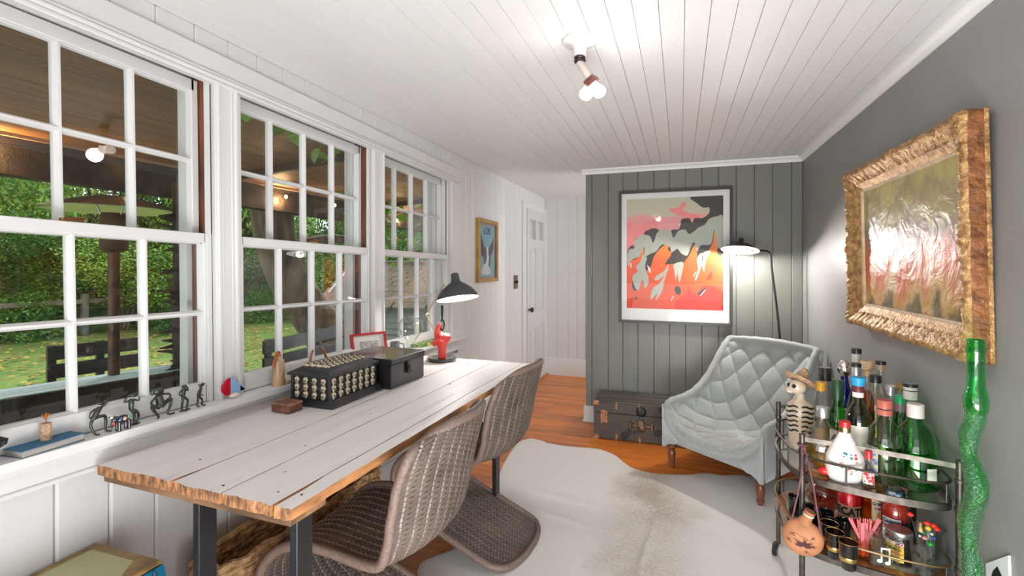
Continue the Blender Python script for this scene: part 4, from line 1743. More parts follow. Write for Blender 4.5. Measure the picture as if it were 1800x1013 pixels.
# red hand candle on the lamp's base
hc = thing('hand_candle', 'red wax candle shaped as a fist with one raised finger, on the lamp base', 'candle', (-1.232, 2.378, .773), R(5))
wax = M('red_wax', (.78, .065, .055), .42, sss=.2, coat=.1)
b = B()
b.tube([(0, 0, 0), (0, 0, .02), (0, 0, .045), (0, 0, .065), (.001, 0, .085), (.002, 0, .105), (.002, 0, .120)], [.021, .020, .0195, .022, .0285, .032, .028], 20, flat=.8)
b.tube([(-.018, .002, .10), (-.021, .004, .130), (-.017, .004, .158), (-.010, .003, .182), (-.007, .002, .192)], [.0115, .0105, .0092, .0078, .004], 12)
for i, x in enumerate((-.004, .011, .025)):
    b.tube([(x, .006, .108), (x, .002, .132 - i * .003), (x, -.014, .137 - i * .004), (x, -.027, .126 - i * .003), (x - .001, -.028, .108 - i * .002), (x - .002, -.016, .098)], [.0095, .0098, .0096, .0092, .0085, .007], 12)
b.tube([(-.026, -.002, .070), (-.031, -.014, .086), (-.022, -.030, .097), (-.006, -.036, .098), (.008, -.036, .095)], [.0105, .0105, .0100, .0094, .006], 12)
o = fused('wax_hand', b, wax, hc, .0022, 3)
o.rotation_euler = (0, 0, R(20))
o.scale = (1.4, 1.2, 1.0)
b = B()
b.tube([(-.0095, -.002, .190), (-.0095, -.002, .204)], .0016, 6)
b.done('wick', M('wick_white', (.7, .66, .6), .8), hc)

# coffee of small things behind the metal box, standing on the sill
def on_sill(y, x=-1.472):
    return (x, y, sill_z(y) + .0005)


pf = thing('red_picture_frame', 'small red-edged picture leaning on the sill behind the metal box', 'picture frame', (-1.462, 2.055, sill_z(2.05)), R(90 - 22))
pf.rotation_euler = (R(-14), 0, R(90 - 28))
b = B()
for (c, d) in (((0, 0, .132), (.185, .022, .010)), ((0, 0, .005), (.185, .022, .010)), ((-.088, 0, .0685), (.010, .022, .116)), ((.088, 0, .0685), (.010, .022, .116))):
    b.box(c, d)
b.done('frame', M('red_lacquer', (.50, .02, .03), .35, coat=.4), pf)
b = B()
b.box((0, .002, .0685), (.168, .010, .118))
b.done('mount_board', M('ivory_mount', (.78, .75, .70), .6), pf)
b = B()
b.box((0, -.0035, .066), (.095, .001, .062))
b.done('etching', M('grey_etching', (.45, .43, .42), .7, var=.4, vs=60), pf)

gf = thing('glass_globe', 'clear glass balloon-shaped vessel on the sill behind the desk lamp', 'vase', (-1.448, 2.41, sill_z(2.41)))
b = B()
b.lathe([(.030, .001), (.032, .010), (.022, .03), (.026, .055), (.055, .090), (.070, .125), (.066, .158), (.045, .182), (.02, .190), (0, .191)], 32, cap=False)
b.done('globe', clear_glass, gf, ang=80)
mg = thing('grey_mug', 'small grey handled cup on the sill beside the glass globe', 'cup', (-1.455, 2.262, sill_z(2.26)))
b = B()
b.lathe([(0, 0), (.024, 0), (.026, .004), (.026, .066), (.023, .066), (.023, .006), (0, .006)], 20)
b.done('cup', M('grey_enamel', (.16, .18, .20), .3, coat=.4), mg)
b = B()
b.tube([(.020, .018, .056), (.034, .030, .052), (.036, .032, .03), (.022, .020, .014)], .0035, 8)
b.done('handle', MATS['grey_enamel'], mg)

mgf = thing('magnifying_glass', 'black-handled magnifying glass hanging at the far window over the sill', 'magnifying glass', (XL + .03, 2.84, .86))
b = B()
b.tube([(0, .027 * math.cos(a), .030 + .034 * math.sin(a)) for a in [2 * PI * i / 28 for i in range(28)]], .0052, 8, closed=True)
b.tube([(0, 0, .064), (0, 0, .085), (0, 0, .10), (0, 0, .155), (0, 0, .160)], [.0045, .005, .0075, .0085, .004], 12)
b.done('rim_and_handle', black, mgf)
b = B()
b.ball((0, 0, .030), .03, (.10, .85, 1.05), 14)
b.done('lens', clear_glass, mgf)
b = B()
b.tube([(0, 0, .160), (.0, 0, .30), (-.01, 0, .44)], .0008, 5)
b.done('string', M('string', (.4, .38, .35), .8), mgf)
gb = thing('green_patterned_book', 'green and yellow patterned book lying flat on the sill under the magnifying glass', 'book', (-1.462, 2.66, sill_z(2.66) + .0005), R(88))
b = B()
b.box((0, 0, .011), (.33, .062, .020), bev=.001)
b.done('book', M('green_pattern', (.05, .16, .06), .5, col2=(.5, .42, .08), vs=45, lo=.42, hi=.5), gb)

# ================================================================== SILL FIGURES
bronze = M('verdigris_bronze', (.085, .10, .085), .38, metal=.75, col2=(.03, .03, .028), vs=60, lo=.35, hi=.6)


def figurine(name, label, y, chains, balls, rz=0, sc=1.0, base=None, group=None):
    t = thing(name, label, 'figurine', (-1.468, y, sill_z(y) + .0005), rz)
    b = B()
    for pts, rad in chains:
        c = catmull([Vector(p) * sc for p in pts], 4)
        n = len(c) - 1
        b.tube(c, [lerp_list([r * sc for r in rad], i / n) for i in range(n + 1)], 8)
    for p, r, s_c in balls:
        b.ball(Vector(p) * sc, r * sc, s_c, 10)
    if base:
        b.lathe([(0, 0), (base, 0), (base, .003), (0, .0035)], 16, sx=.7)
    fused('figure', b, bronze, t, .0011, 2)
    return t


# local frame: y along the sill (right in view), x toward the room, z up
figurine('bronze_figurine', 'bronze frog standing with hands to its head, nearest of the bronze frogs on the sill', .858,
         [([(0, -.012, .045), (0, -.004, .058), (0, .004, .072)], [.006, .0075, .006]),
          ([(0, -.012, .045), (0, -.018, .028), (.004, -.010, .004), (.012, -.004, .002)], [.0048, .0035, .003, .003]),
          ([(0, -.010, .045), (.002, .012, .046), (0, .018, .030), (.002, .016, .006), (.010, .026, .003)], [.0048, .0045, .0038, .003, .003]),
          ([(0, .002, .070), (0, -.016, .064), (0, -.020, .050), (0, -.014, .046)], [.003, .0026, .0024, .0022]),
          ([(0, .006, .070), (.004, .018, .078), (.004, .012, .088)], [.003, .0026, .0024])],
         [((0, .008, .082), .008, (1, 1.3, .8)), ((.004, .014, .088), .003, (1, 1, 1))])
figurine('bronze_figurine', 'bronze frog standing with one arm bent to its head, behind the painted elephant', .944,
         [([(0, -.004, .045), (0, -.004, .062), (0, .0, .074)], [.006, .007, .006]),
          ([(0, -.004, .045), (0, .004, .028), (0, .004, .006), (.006, .016, .003)], [.0048, .0036, .003, .003]),
          ([(0, -.004, .045), (.004, .010, .035), (.002, .014, .018), (.0, .010, .004)], [.0048, .004, .0035, .003]),
          ([(0, -.004, .072), (0, -.022, .070), (0, -.014, .084), (0, -.002, .088)], [.003, .0026, .0024, .0022]),
          ([(0, .002, .072), (.004, .014, .066), (.004, .014, .078)], [.003, .0026, .0024])],
         [((0, .004, .084), .008, (1, 1.3, .8))], base=.014)
figurine('bronze_figurine', 'large-eared bronze creature squatting with knees spread, in the middle of the sill row', 1.02,
         [([(0, .0, .028), (0, .0, .045), (0, -.004, .062)], [.008, .0105, .009]),
          ([(0, -.002, .028), (.004, -.024, .036), (.006, -.016, .018), (.004, -.006, .004), (.008, -.012, .002)], [.006, .005, .004, .003, .003]),
          ([(0, .004, .028), (.004, .026, .046), (.004, .026, .026), (.004, .018, .006), (.01, .034, .004)], [.006, .005, .004, .003, .003]),
          ([(0, -.006, .062), (.004, -.026, .048), (.006, -.020, .038)], [.0035, .003, .0026]),
          ([(0, .002, .064), (.006, .022, .060), (.006, .024, .048)], [.0035, .003, .0026]),
          ([(0, -.006, .074), (0, -.018, .078), (0, -.022, .066)], [.005, .006, .003])],
         [((0, -.004, .074), .013, (.8, 1.1, .9))], sc=1.08)
figurine('bronze_figurine', 'hunched bronze frog holding its face, second from the right on the sill', 1.093,
         [([(0, -.002, .042), (0, .0, .056), (0, .002, .070)], [.005, .006, .005]),
          ([(0, -.002, .042), (0, -.004, .026), (0, -.006, .006), (.004, .002, .003)], [.0045, .0035, .003, .003]),
          ([(0, .002, .042), (.002, .012, .030), (0, .010, .006), (.006, .018, .003)], [.0045, .0035, .003, .003]),
          ([(0, -.004, .068), (0, -.014, .056), (.004, -.006, .048)], [.003, .0026, .0024]),
          ([(0, .004, .068), (0, .014, .060), (.002, .010, .074)], [.003, .0026, .0024])],
         [((0, .002, .076), .007, (1, 1.2, .8))], base=.013)
figurine('bronze_figurine', 'small bronze horned figure walking, rightmost on the sill before the glass sailboat', 1.148,
         [([(0, -.006, .030), (0, -.002, .044), (0, .004, .058)], [.005, .006, .004]),
          ([(0, -.006, .030), (0, -.008, .016), (0, -.010, .004), (.004, -.004, .002)], [.004, .003, .0026, .0026]),
          ([(0, -.002, .030), (.002, .006, .018), (0, .006, .004), (.006, .014, .002)], [.004, .003, .0026, .0026]),
          ([(0, -.002, .052), (.004, -.010, .042), (.006, .0, .036), (.006, .006, .034)], [.0026, .0024, .0022, .002]),
          ([(0, .0, .066), (0, -.010, .070)], [.002, .001]), ([(0, .004, .066), (0, .016, .068)], [.004, .002])],
         [((0, .004, .064), .006, (1, 1.4, .8))], sc=1.05)
el = thing('painted_elephant', 'tiny black painted elephant with coloured patches at the front of the sill', 'figurine', (-1.448, .905, sill_z(.905) + .0005), 0)
b = B()
b.ball((0, 0, .030), .013, (.75, 1.35, .85), 12)
b.ball((0, -.018, .034), .009, (.8, .9, 1), 10)
b.tube([(0, -.024, .034), (0, -.030, .042), (0, -.034, .044)], [.004, .003, .0025], 8)
b.tube([(0, -.024, .03), (0, -.027, .020), (0, -.026, .012)], [.004, .003, .002], 8)
for (x, y) in ((-.006, -.010), (.006, -.012), (-.006, .012), (.006, .013)):
    b.tube([(x, y, .026), (x, y, .012), (x, y, 0)], [.005, .0042, .0045], 8)
fused('body', b, M('glossy_black', (.012, .012, .015), .15, coat=.6), el, .0011, 2)
for i, (c, p, s_c) in enumerate((((.6, .38, .22), (.0098, .0, .032), (.35, 1, 1)), ((.06, .12, .35), (.009, -.010, .034), (.4, .8, .8)), ((.08, .35, .15), (.009, .011, .035), (.4, .8, 1)),
                                 ((.6, .04, .04), (.004, -.024, .024), (.6, .5, 1)), ((.7, .65, .5), (.004, -.030, .042), (.8, .8, .8)))):
    b = B()
    b.ball(p, .005, s_c, 8)
    b.done('painted_patch', M('patch_%s' % 'abcde'[i], c, .3), el)

bb_ = thing('blue_book', 'blue-covered book lying flat on the near end of the sill', 'book', (-1.477, .748, sill_z(.75)), R(4))
b = B()
b.box((0, 0, .009), (.064, .128, .015))
b.done('pages', M('grey_pages', (.32, .30, .28), .8, var=.15, vs=8, stretch=(1, 1, 60)), bb_)
for z in (.0009, .0172):
    b = B()
    b.box((0, 0, z), (.068, .132, .0017))
    b.done('cover', M('blue_cloth', (.015, .12, .22), .6, var=.1, bump=.2, bs=300), bb_)
ck = thing('cork_candle', 'wine cork with a dry orange flower on top standing on the blue book', 'cork', (-1.478, .750, sill_z(.75) + .0182))
b = B()
b.lathe([(0, 0), (.0105, 0), (.0112, .002), (.0112, .040), (.0105, .042), (0, .042)], 20)
b.done('cork', M('cork', (.45, .28, .18), .8, var=.35, vs=120, bump=.5, bs=150), ck)
b = B()
rr = random.Random(2)
b.tube([(0, 0, .042), (0, .001, .052)], .001, 5)
for i in range(14):
    a = rr.uniform(0, 6.3)
    b.tube([(0, 0, .050), (.005 * math.cos(a), .005 * math.sin(a), .056 + rr.uniform(0, .008)), (.008 * math.cos(a), .008 * math.sin(a), .06 + rr.uniform(0, .01))], [.0012, .0014, .0006], 5)
b.done('dry_flower', M('dry_orange', (.32, .12, .02), .7), ck)
bl = thing('black_figurine', 'dark blue glazed figurine cut off by the left edge on the sill', 'figurine', (-1.462, .640, sill_z(.64)))
b = B()
b.lathe([(0, 0), (.014, 0), (.015, .012), (.010, .016), (.010, .03), (.028, .042), (.030, .052), (.012, .062), (.008, .075), (.014, .09), (.014, .104), (.006, .112), (0, .114)], 24)
b.tube([(0, .010, .075), (0, .014, .10), (0, .012, .118), (0, .006, .10)], .003, 8)
b.done('figure', M('dark_blue_glaze', (.012, .018, .035), .12, coat=.7), bl)

# sailboat of stained glass
sbt = thing('glass_sailboat', 'red and pale blue stained-glass sailboat on a white pebble on the sill', 'ornament', (-1.466, 1.262, sill_z(1.262)))


def half_sail(name, pts, mat):
    b = B()
    b.prism(pts, 0, -.001, .001)
    b.done(name, mat, sbt)


half_sail('red_sail', [(-.004, .012)] + [(-.006 - .034 * math.sin(PI * (.08 + .84 * i / 14)) ** .8, .012 + .058 * i / 14) for i in range(15)] + [(-.004, .072)], M('red_glass', (.50, .005, .02), .1, coat=.5))
half_sail('blue_sail', [(-.003, .014), (.058, .018), (-.003, .076)], M('pale_blue_glass', (.26, .45, .72), .12, coat=.5))
half_sail('blue_sail_tip', [(.036, .0166), (.0565, .0183), (.036, .036)], M('mid_blue_glass', (.12, .28, .52), .12, coat=.5))
b = B()
b.ball((.004, .008, .009), .016, (.7, 1.15, .55), 14)
b.done('pebble', M('white_pebble', (.72, .62, .58), .5), sbt)

gbo = thing('clay_bottle', 'small tan bottle with an orange beaded cord round its neck on the sill', 'bottle', (-1.466, 1.470, sill_z(1.47)))
b = B()
b.lathe([(0, 0), (.022, 0), (.0235, .004), (.0225, .04), (.0215, .085), (.019, .098), (.010, .104), (.008, .112), (.010, .118), (.007, .122), (0, .122)], 24)
b.done('bottle', M('tan_glaze', (.46, .30, .17), .35, var=.3, vs=25, coat=.3, stretch=(1, 1, .4)), gbo)
b = B()
for i in range(18):
    a = i / 17
    b.ball((.006, -.006 - .028 * a ** .8, .120 + .010 * math.sin(PI * min(1, a * 2)) - .06 * max(0, a - .35)), .0038, n=6)
b.tube([(.009 * math.cos(q), .009 * math.sin(q), .116) for q in [2 * PI * i / 14 for i in range(14)]], .003, 6, closed=True)
b.done('beaded_cord', M('orange_beads', (.55, .13, .02), .4), gbo)
for n_, (y, z) in enumerate(((.012, .125), )):
    b = B()
    b.ball((0, 0, .125), .008, n=8)
    b.done('stopper', M('blue_red_beads', (.10, .06, .12), .4, col2=(.4, .04, .03), vs=120), gbo)
sp_ = thing('thread_spool', 'small wooden spool lying on the sill beside the skull casket', 'spool', (-1.452, 1.545, sill_z(1.54) + .0125))
b = B()
b.lathe([(0, 0), (.012, 0), (.012, .005), (.009, .007), (.009, .05), (.012, .052), (.012, .057), (.004, .057), (.004, .05), (0, .05)], 20, m=Matrix.Rotation(R(90), 4, 'X'))
b.done('spool', M('pale_wood', (.52, .33, .22), .5, var=.15), sp_)
hn = thing('curved_horns', 'pair of polished amber horns curving up behind the skull casket', 'horns', (-1.452, 1.66, sill_z(1.66)))
hm = M('amber_horn', (.42, .12, .03), .2, col2=(.04, .015, .008), vs=8, lo=.4, hi=.55, coat=.6, stretch=(1, 4, 1))
for s0 in (0, 1):
    b = B()
    if s0 == 0:
        pts = [(0, -.02, .0), (0, -.034, .04), (0, -.034, .085), (0, -.020, .112)]
    else:
        pts = [(0, .018, .115), (0, .040, .105), (0, .058, .07), (0, .070, .02), (0, .072, .0)]
    c = catmull(pts, 6)
    b.tube(c, [.0075 - .004 * (i / len(c) if s0 == 0 else 1 - i / len(c)) for i in range(len(c))], 10)
    b.done('horn', hm, hn)

# ================================================================== UNDER THE DESK
bk_ = thing('seagrass_basket', 'woven seagrass basket on the floor under the desk', 'basket', (-1.335, 1.46, 0), 0)
bw, bd, bhh = .080, .40, .385
mbk = M('seagrass', (.40, .24, .11), .8, var=.5, vs=50)


def bask(i, nrow, na):
    z = .01 + (bhh - .02) * i / nrow
    return z


b = B()
nrow = 22
for i in range(nrow):
    z = .012 + bhh * i / nrow
    pts = []
    n = 88
    for k in range(n):
        a = 2 * PI * k / n
        ca, sa = math.cos(a), math.sin(a)
        r = (abs(ca) ** 5 + abs(sa) ** 5) ** (-1 / 5)
        wob = .006 * math.cos(k * PI / 2 + (i % 2) * PI)
        pts.append(((bw + wob) * r * ca, (bd + wob) * r * sa, z + .003 * math.sin(k * PI / 2 + i)))
    b.tube(pts, .0125, 6, closed=True)
b.done('woven_body', mbk, bk_, kind='stuff')
gt = thing('book_box', 'large book-shaped storage box with a yellow top and blue spine against the left wall', 'box', (-1.247, .873, 0), R(1))
gtm = M('aged_yellow_paper', (.42, .40, .16), .35, col2=(.34, .40, .22), vs=4, coat=.3)
gbr = M('brown_border', (.26, .16, .05), .4, var=.35, vs=25)
blu = M('teal_leatherette', (.005, .13, .22), .25, var=.15, coat=.4)
GL = 1.2
GH = .53
b = B()
b.box((-.1235, -GL / 2, GH - .006), (.247, GL, .012), bev=.004)
b.done('lid', gbr, gt)
b = B()
ins, cc = .028, .05
b.prism([(-.247 + ins, -GL + ins), (-ins, -GL + ins), (-ins, -ins - cc), (-ins - cc * .7, -ins), (-.247 + ins + .0, -ins)], 2, GH - .001, GH + .0008)
b.done('lid_panel', gtm, gt)
b = B()
b.prism([(0.004 + .055 * math.sin(PI * i / 16), .018 + (GH - .03) * i / 16) for i in range(17)] + [(-.02, GH - .012), (-.02, .018)], 1, -GL, 0)
b.done('spine', blu, gt)
b = B()
b.box((-.13, -GL / 2, (GH - .012) / 2), (.225, GL - .02, GH - .014))
b.done('box_body', M('cream_page_edges', (.6, .5, .3), .7, stretch=(1, 1, 60), var=.2, vs=3), gt)
b = B()
b.tube([(.012 + .055 * math.sin(PI * i / 16), -.03, .018 + (GH - .03) * i / 16) for i in range(17)], .003, 6)
b.done('spine_band', M('dark_band', (.01, .03, .05), .4), gt)
cb_ = thing('power_cable', 'black power cable hanging behind the desk between the wicker chairs', 'cable', (-1.44, 2.0, 0))
b = B()
b.tube(catmull([(0, .10, .66), (.01, .0, .56), (.02, -.06, .46), (.03, .0, .40), (.03, .10, .44), (.02, .05, .56), (.02, -.04, .50), (.03, -.10, .2), (.05, -.02, .006)], 8), .0035, 6)
b.done('cable', black, cb_)

# ================================================================== BAR CART
ZT, ZL = .540, .285            # upper and lower shelf
cart = thing('bar_cart', 'two-tier oval metal bar cart crowded with bottles beside the right wall', 'bar cart', (.61, 2.15, 0))
cm = M('antique_bronze', (.10, .085, .07), .38, metal=.75, var=.35, vs=30)
ringpts = [(.375, 2.19), (.392, 2.03), (.445, 1.945), (.56, 1.895), (.69, 1.862), (.785, 1.868), (.818, 1.95), (.820, 2.18), (.800, 2.36), (.70, 2.43), (.55, 2.445), (.43, 2.40), (.385, 2.31)]


def ring(z, shrink=0, n=8):
    c = Vector((.61, 2.15, 0))
    out = []
    for p in catmull([(x, y, 0) for x, y in ringpts], n, closed=True):
        d = p - c
        q = c + d * (1 - shrink / d.length)
        out.append(Vector((q.x - .61, q.y - 2.15, z)))
    return out


posts = [(-.200, .250), (-.197, -.175), (.204, -.290), (.190, .235)]
for i, (x, y) in enumerate(posts):
    b = B()
    b.tube([(x, y, .055), (x, y, .674)], .0095, 12)
    b.ball((x, y, .676), .0105, (1, 1, .6), 10)
    for z in (ZL - .02, ZL + .055, ZT - .012, ZT + .075):
        b.lathe([(.0095, -.008), (.0125, -.006), (.0125, .006), (.0095, .008)], 12, c=(x, y, z), cap=False)
    b.done('post', cm, cart)
    b = B()
    b.lathe([(.021, -.008), (.024, -.006), (.024, .006), (.021, .008)], 18, m=Matrix.Translation((x - .014, y - .006, .026)) @ Matrix.Rotation(R(65), 4, 'Z') @ Matrix.Rotation(R(90), 4, 'X'))
    b.box((x - .010, y - .003, .048), (.03, .022, .018), rot=(0, 0, R(65)), bev=.003)
    b.done('caster', M('caster', (.03, .03, .03), .3, metal=.4), cart)
for nm, z, r, fl in (('upper_shelf_band', ZT - .013, .010, 1), ('lower_shelf_band', ZL - .013, .010, 1)):
    b = B()
    pts = ring(z)
    n = len(pts)
    for zz in (0, 1):
        pass
    vs_o, vs_i = [], []
    for p in pts:
        d = Vector((p.x, p.y, 0)).normalized()
        vs_o.append((b.bm.verts.new(p + d * .003 + Vector((0, 0, .011))), b.bm.verts.new(p + d * .003 - Vector((0, 0, .011)))))
        vs_i.append((b.bm.verts.new(p - d * .004 + Vector((0, 0, .011))), b.bm.verts.new(p - d * .004 - Vector((0, 0, .011)))))
    for k in range(n):
        a, c = vs_o[k], vs_o[(k + 1) % n]
        e, g = vs_i[k], vs_i[(k + 1) % n]
        b.face([a[0], a[1], c[1], c[0]])
        b.face([e[0], g[0], g[1], e[1]])
        b.face([a[0], c[0], g[0], e[0]])
        b.face([a[1], e[1], g[1], c[1]])
    b.done(nm, cm, cart)
b = B()
b.tube(ring(ZT + .062), .0042, 8, closed=True)
b.done('upper_guard_rail', cm, cart)
b = B()
b.tube(ring(ZL + .055), .0038, 8, closed=True)
b.done('lower_guard_rail', M('gold_rail', (.40, .27, .13), .3, metal=.9), cart)
for z0, dz in ((ZT, .062), (ZL, .055)):
    rp = ring(z0)
    for k in (6, 22, 40, 52, 70, 88):
        p = rp[k % len(rp)]
        b = B()
        b.cyl(p, p + Vector((0, 0, dz)), .0028, n=8)
        b.done('rail_spindle', cm, cart)
b = B()
for (p, q) in ((posts[1], posts[2]), (posts[0], posts[3])):
    pts = catmull([(p[0], p[1], .660), ((p[0] * .7 + q[0] * .3), (p[1] * .7 + q[1] * .3) + .006, .660), ((p[0] * .3 + q[0] * .7), (p[1] * .3 + q[1] * .7) + .006, .660), (q[0], q[1], .660)], 6)
    b = B()
    for a_, c_ in zip(pts, pts[1:]):
        m_ = (a_ + c_) / 2
        ang_ = math.atan2(c_.y - a_.y, c_.x - a_.x)
        b.box(m_, ((c_ - a_).length + .002, .005, .016), rot=(0, 0, ang_))
    b.done('top_rail', cm, cart)
for nm, z, mt in (('upper_shelf', ZT - .004, glass('shelf_glass', (.85, .9, .88), 1, .02)), ('lower_shelf', ZL - .004, M('shelf_white', (.62, .58, .52), .12, coat=.5))):
    b = B()
    pts = ring(z, .004)
    b.face([b.bm.verts.new(p) for p in pts])
    if nm == 'lower_shelf':
        b.face([b.bm.verts.new(p - Vector((0, 0, .006))) for p in pts[::-1]])
    b.done(nm, mt, cart)
b = B()
A_, C_ = ring(ZL - .001, .004), ring(ZL - .001, .045)
n = len(A_)
for k in range(n):
    b.face([b.bm.verts.new(v) for v in (A_[k], A_[(k + 1) % n], C_[(k + 1) % n], C_[k])])
b.done('wooden_border', M('cart_wood', (.30, .12, .04), .3, var=.3, vs=20, coat=.4), cart)

# ---------------- bottles
LBL = M('paper_label', (.78, .74, .66), .6, var=.05, vs=20)


def face_cam(x, y):
    return math.atan2(-y, -x)


def label_patch(b_or, r, z0, z1, a0, a1, mat, parent, name='paper_label', off=.0006, n=14, fr=None):
    b = B()
    for i in range(n):
        t0, t1 = a0 + (a1 - a0) * i / n, a0 + (a1 - a0) * (i + 1) / n
        f = fr or (lambda z: r)
        q = [(t0, z0), (t1, z0), (t1, z1), (t0, z1)]
        b.face([b.bm.verts.new(((f(z) + off) * math.cos(t), (f(z) + off) * math.sin(t), z)) for t, z in q])
    bmesh.ops.remove_doubles(b.bm, verts=b.bm.verts, dist=.00005)
    return b.done(name, mat, parent)


def bottle(label, x, y, z, prof, gcol, cap, liquid=None, gname=None, lab=None, cat='bottle', name='bottle', seg=28, refl=1, texts=(), extra=None, sx=1, sy=1, rz=None, group=None):
    """prof: outer profile of the glass; cap: (profile, material); liquid: (level, colour); lab: (r, z0, z1, half angle, material)"""
    t = thing(name, label, cat, (x, y, z + .0008), 0, group)
    b = B()
    b.lathe([(0, .0005)] + list(prof), seg, cap=False, sx=sx, sy=sy)
    b.done('glass_body', gcol if not isinstance(gcol, tuple) else glass('glass_' + (gname or label.replace(' ', '_')[:30]), gcol, refl, .01), t, ang=60)
    if liquid:
        lv, lc = liquid
        pts = [(0, .004)]
        last = None
        for r, zz in prof:
            if zz <= lv and r > .004:
                pts.append((r - .0022, max(zz, .004)))
                last = (r, zz)
            elif last:
                f = (lv - last[1]) / max(1e-6, zz - last[1])
                pts.append((last[0] + (r - last[0]) * f - .0022, lv))
                break
        pts.append((0, lv))
        b = B()
        b.lathe(pts, seg, cap=False, sx=sx, sy=sy)
        b.done('liquid', lc if not isinstance(lc, tuple) else glass('liquid_' + label.replace(' ', '_')[:30], lc, .4, .03), t, ang=60)
    if cap:
        for cp, cmat in (cap if isinstance(cap, list) else [cap]):
            b = B()
            b.lathe(cp, 20)
            b.done('cap' if cmat is not LBL else 'neck_label', cmat, t, ang=40)
    ca = face_cam(x, y) + (rz or 0)
    if lab:
        r, z0, z1, ha, lm_ = lab
        label_patch(None, r, z0, z1, ca - ha, ca + ha, lm_, t)
    for (s_, size, z_, r, mt, da) in texts:
        text(s_, size, mt, t, (0, 0, z_), bend=(r + .0012, ca + da), bold=.0004)
    if extra:
        extra(t, ca)
    return t


def capprof(r, z0, z1, top=1.0):
    return [(0, z0), (r, z0), (r * 1.0, z1 - .002), (r * top * .94, z1), (0, z1)]


red_cap = M('red_cap', (.55, .02, .02), .3)
blk_cap = M('black_cap', (.01, .01, .012), .3, coat=.3)
wht_cap = M('white_cap', (.72, .68, .66), .4)
silver = M('silver_foil', (.62, .62, .63), .28, metal=.9)
cork_top = M('cork_stopper', (.62, .42, .26), .7, var=.2, vs=60)
inkm = M('label_ink', (.03, .03, .05), .6)
redink = M('label_red_ink', (.55, .03, .04), .6)

# skeleton decanter with a straw sombrero
skt = thing('skeleton_bottle', 'ceramic skeleton bottle with painted ribs wearing a straw sombrero', 'bottle', (.462, 2.24, ZT + .0008), 0)
cer = M('cream_ceramic', (.62, .50, .38), .3, var=.12, vs=20, coat=.3)
b = B()
b.lathe([(0, 0), (.042, 0), (.046, .02), (.044, .06), (.050, .11), (.056, .150), (.050, .176), (.030, .190), (.016, .198), (.015, .222)], 28, cap=False, sx=.95, sy=.8)
b.done('body', cer, skt, ang=80)
ca = face_cam(.462, 2.24)
camd = Vector((math.cos(ca), math.sin(ca), 0))
camr = Vector((-math.sin(ca), math.cos(ca), 0))      # left in view is -right; camr points to the viewer's right
if camr.x < 0:
    camr = -camr
leftv = -camr
b = B()
hd = Vector((0, 0, .246)) + leftv * .010
b.ball(hd, .033, (1.0, 1.0, .95), 16)
b.ball(hd + leftv * .022 + camd * .006 + Vector((0, 0, -.014)), .020, (1.1, .9, .7), 12)
fused('head', b, cer, skt, .002, 3)
fdir = (leftv * .75 + camd * .65).normalized()
for sgn in (-1, 1):
    b = B()
    sd_ = Vector((-fdir.y, fdir.x, 0)) * sgn
    b.ball(hd + fdir * .027 + sd_ * .013 + Vector((0, 0, .006)), .0085, n=8)
    b.done('eye_socket', black, skt)
b = B()
for k in range(-3, 4):
    sd_ = Vector((-fdir.y, fdir.x, 0)) * k * .0042
    b.box(hd + fdir * .037 + leftv * .002 + sd_ + Vector((0, 0, -.017)), (.003, .003, .007), bev=.0005)
b.done('teeth', M('teeth', (.75, .68, .6), .4), skt, kind='stuff')
b = B()
for i in range(6):
    z = .075 + i * .0195
    rr_ = (.0465, .0485, .0515, .0545, .0565, .0545)[i]
    for sgn in (-1, 1):
        pts = []
        for k in range(7):
            a = ca + sgn * (.12 + .95 * k / 6)
            rr2 = 1.02
            pts.append(Vector((rr_ * .95 * rr2 * math.cos(a), rr_ * .8 * rr2 * math.sin(a), z + .004 * math.sin(k))))
        c_ = B()
        c_.tube(pts, [.002 + .0022 * math.sin(PI * (k + .6) / 7.2) for k in range(7)], 6)
        c_.done('painted_rib', black, skt)
b.bm.free()
b = B()
Th = Matrix.Translation(hd + Vector((0, 0, .022)) - fdir * .010) @ (Vector((0, 0, 1)) - fdir * .6).to_track_quat('Z', 'Y').to_matrix().to_4x4()
b.lathe([(0, .058), (.010, .056), (.018, .038), (.025, .012), (.030, .002), (.050, -.002), (.060, .008), (.061, .010), (.051, .001), (.030, -.002), (.022, .008)], 32, m=Th, cap=False)
b.done('sombrero', M('woven_straw', (.58, .36, .20), .75, var=.35, vs=70, bump=.6, bs=160, stretch=(1, 1, 3)), skt, ang=70)

amber = (.92, .42, .08)
bottle('squat clear round flask of pale gold spirit with a silver cap at the left rail', .487, 2.02, ZT,
       [(.030, 0), (.050, .02), (.064, .06), (.064, .10), (.050, .140), (.026, .165), (.018, .175), (.018, .195)], (.93, .95, .95),
       (capprof(.021, .193, .228), silver), liquid=(.095, (.85, .66, .25)), sx=1, sy=.8)
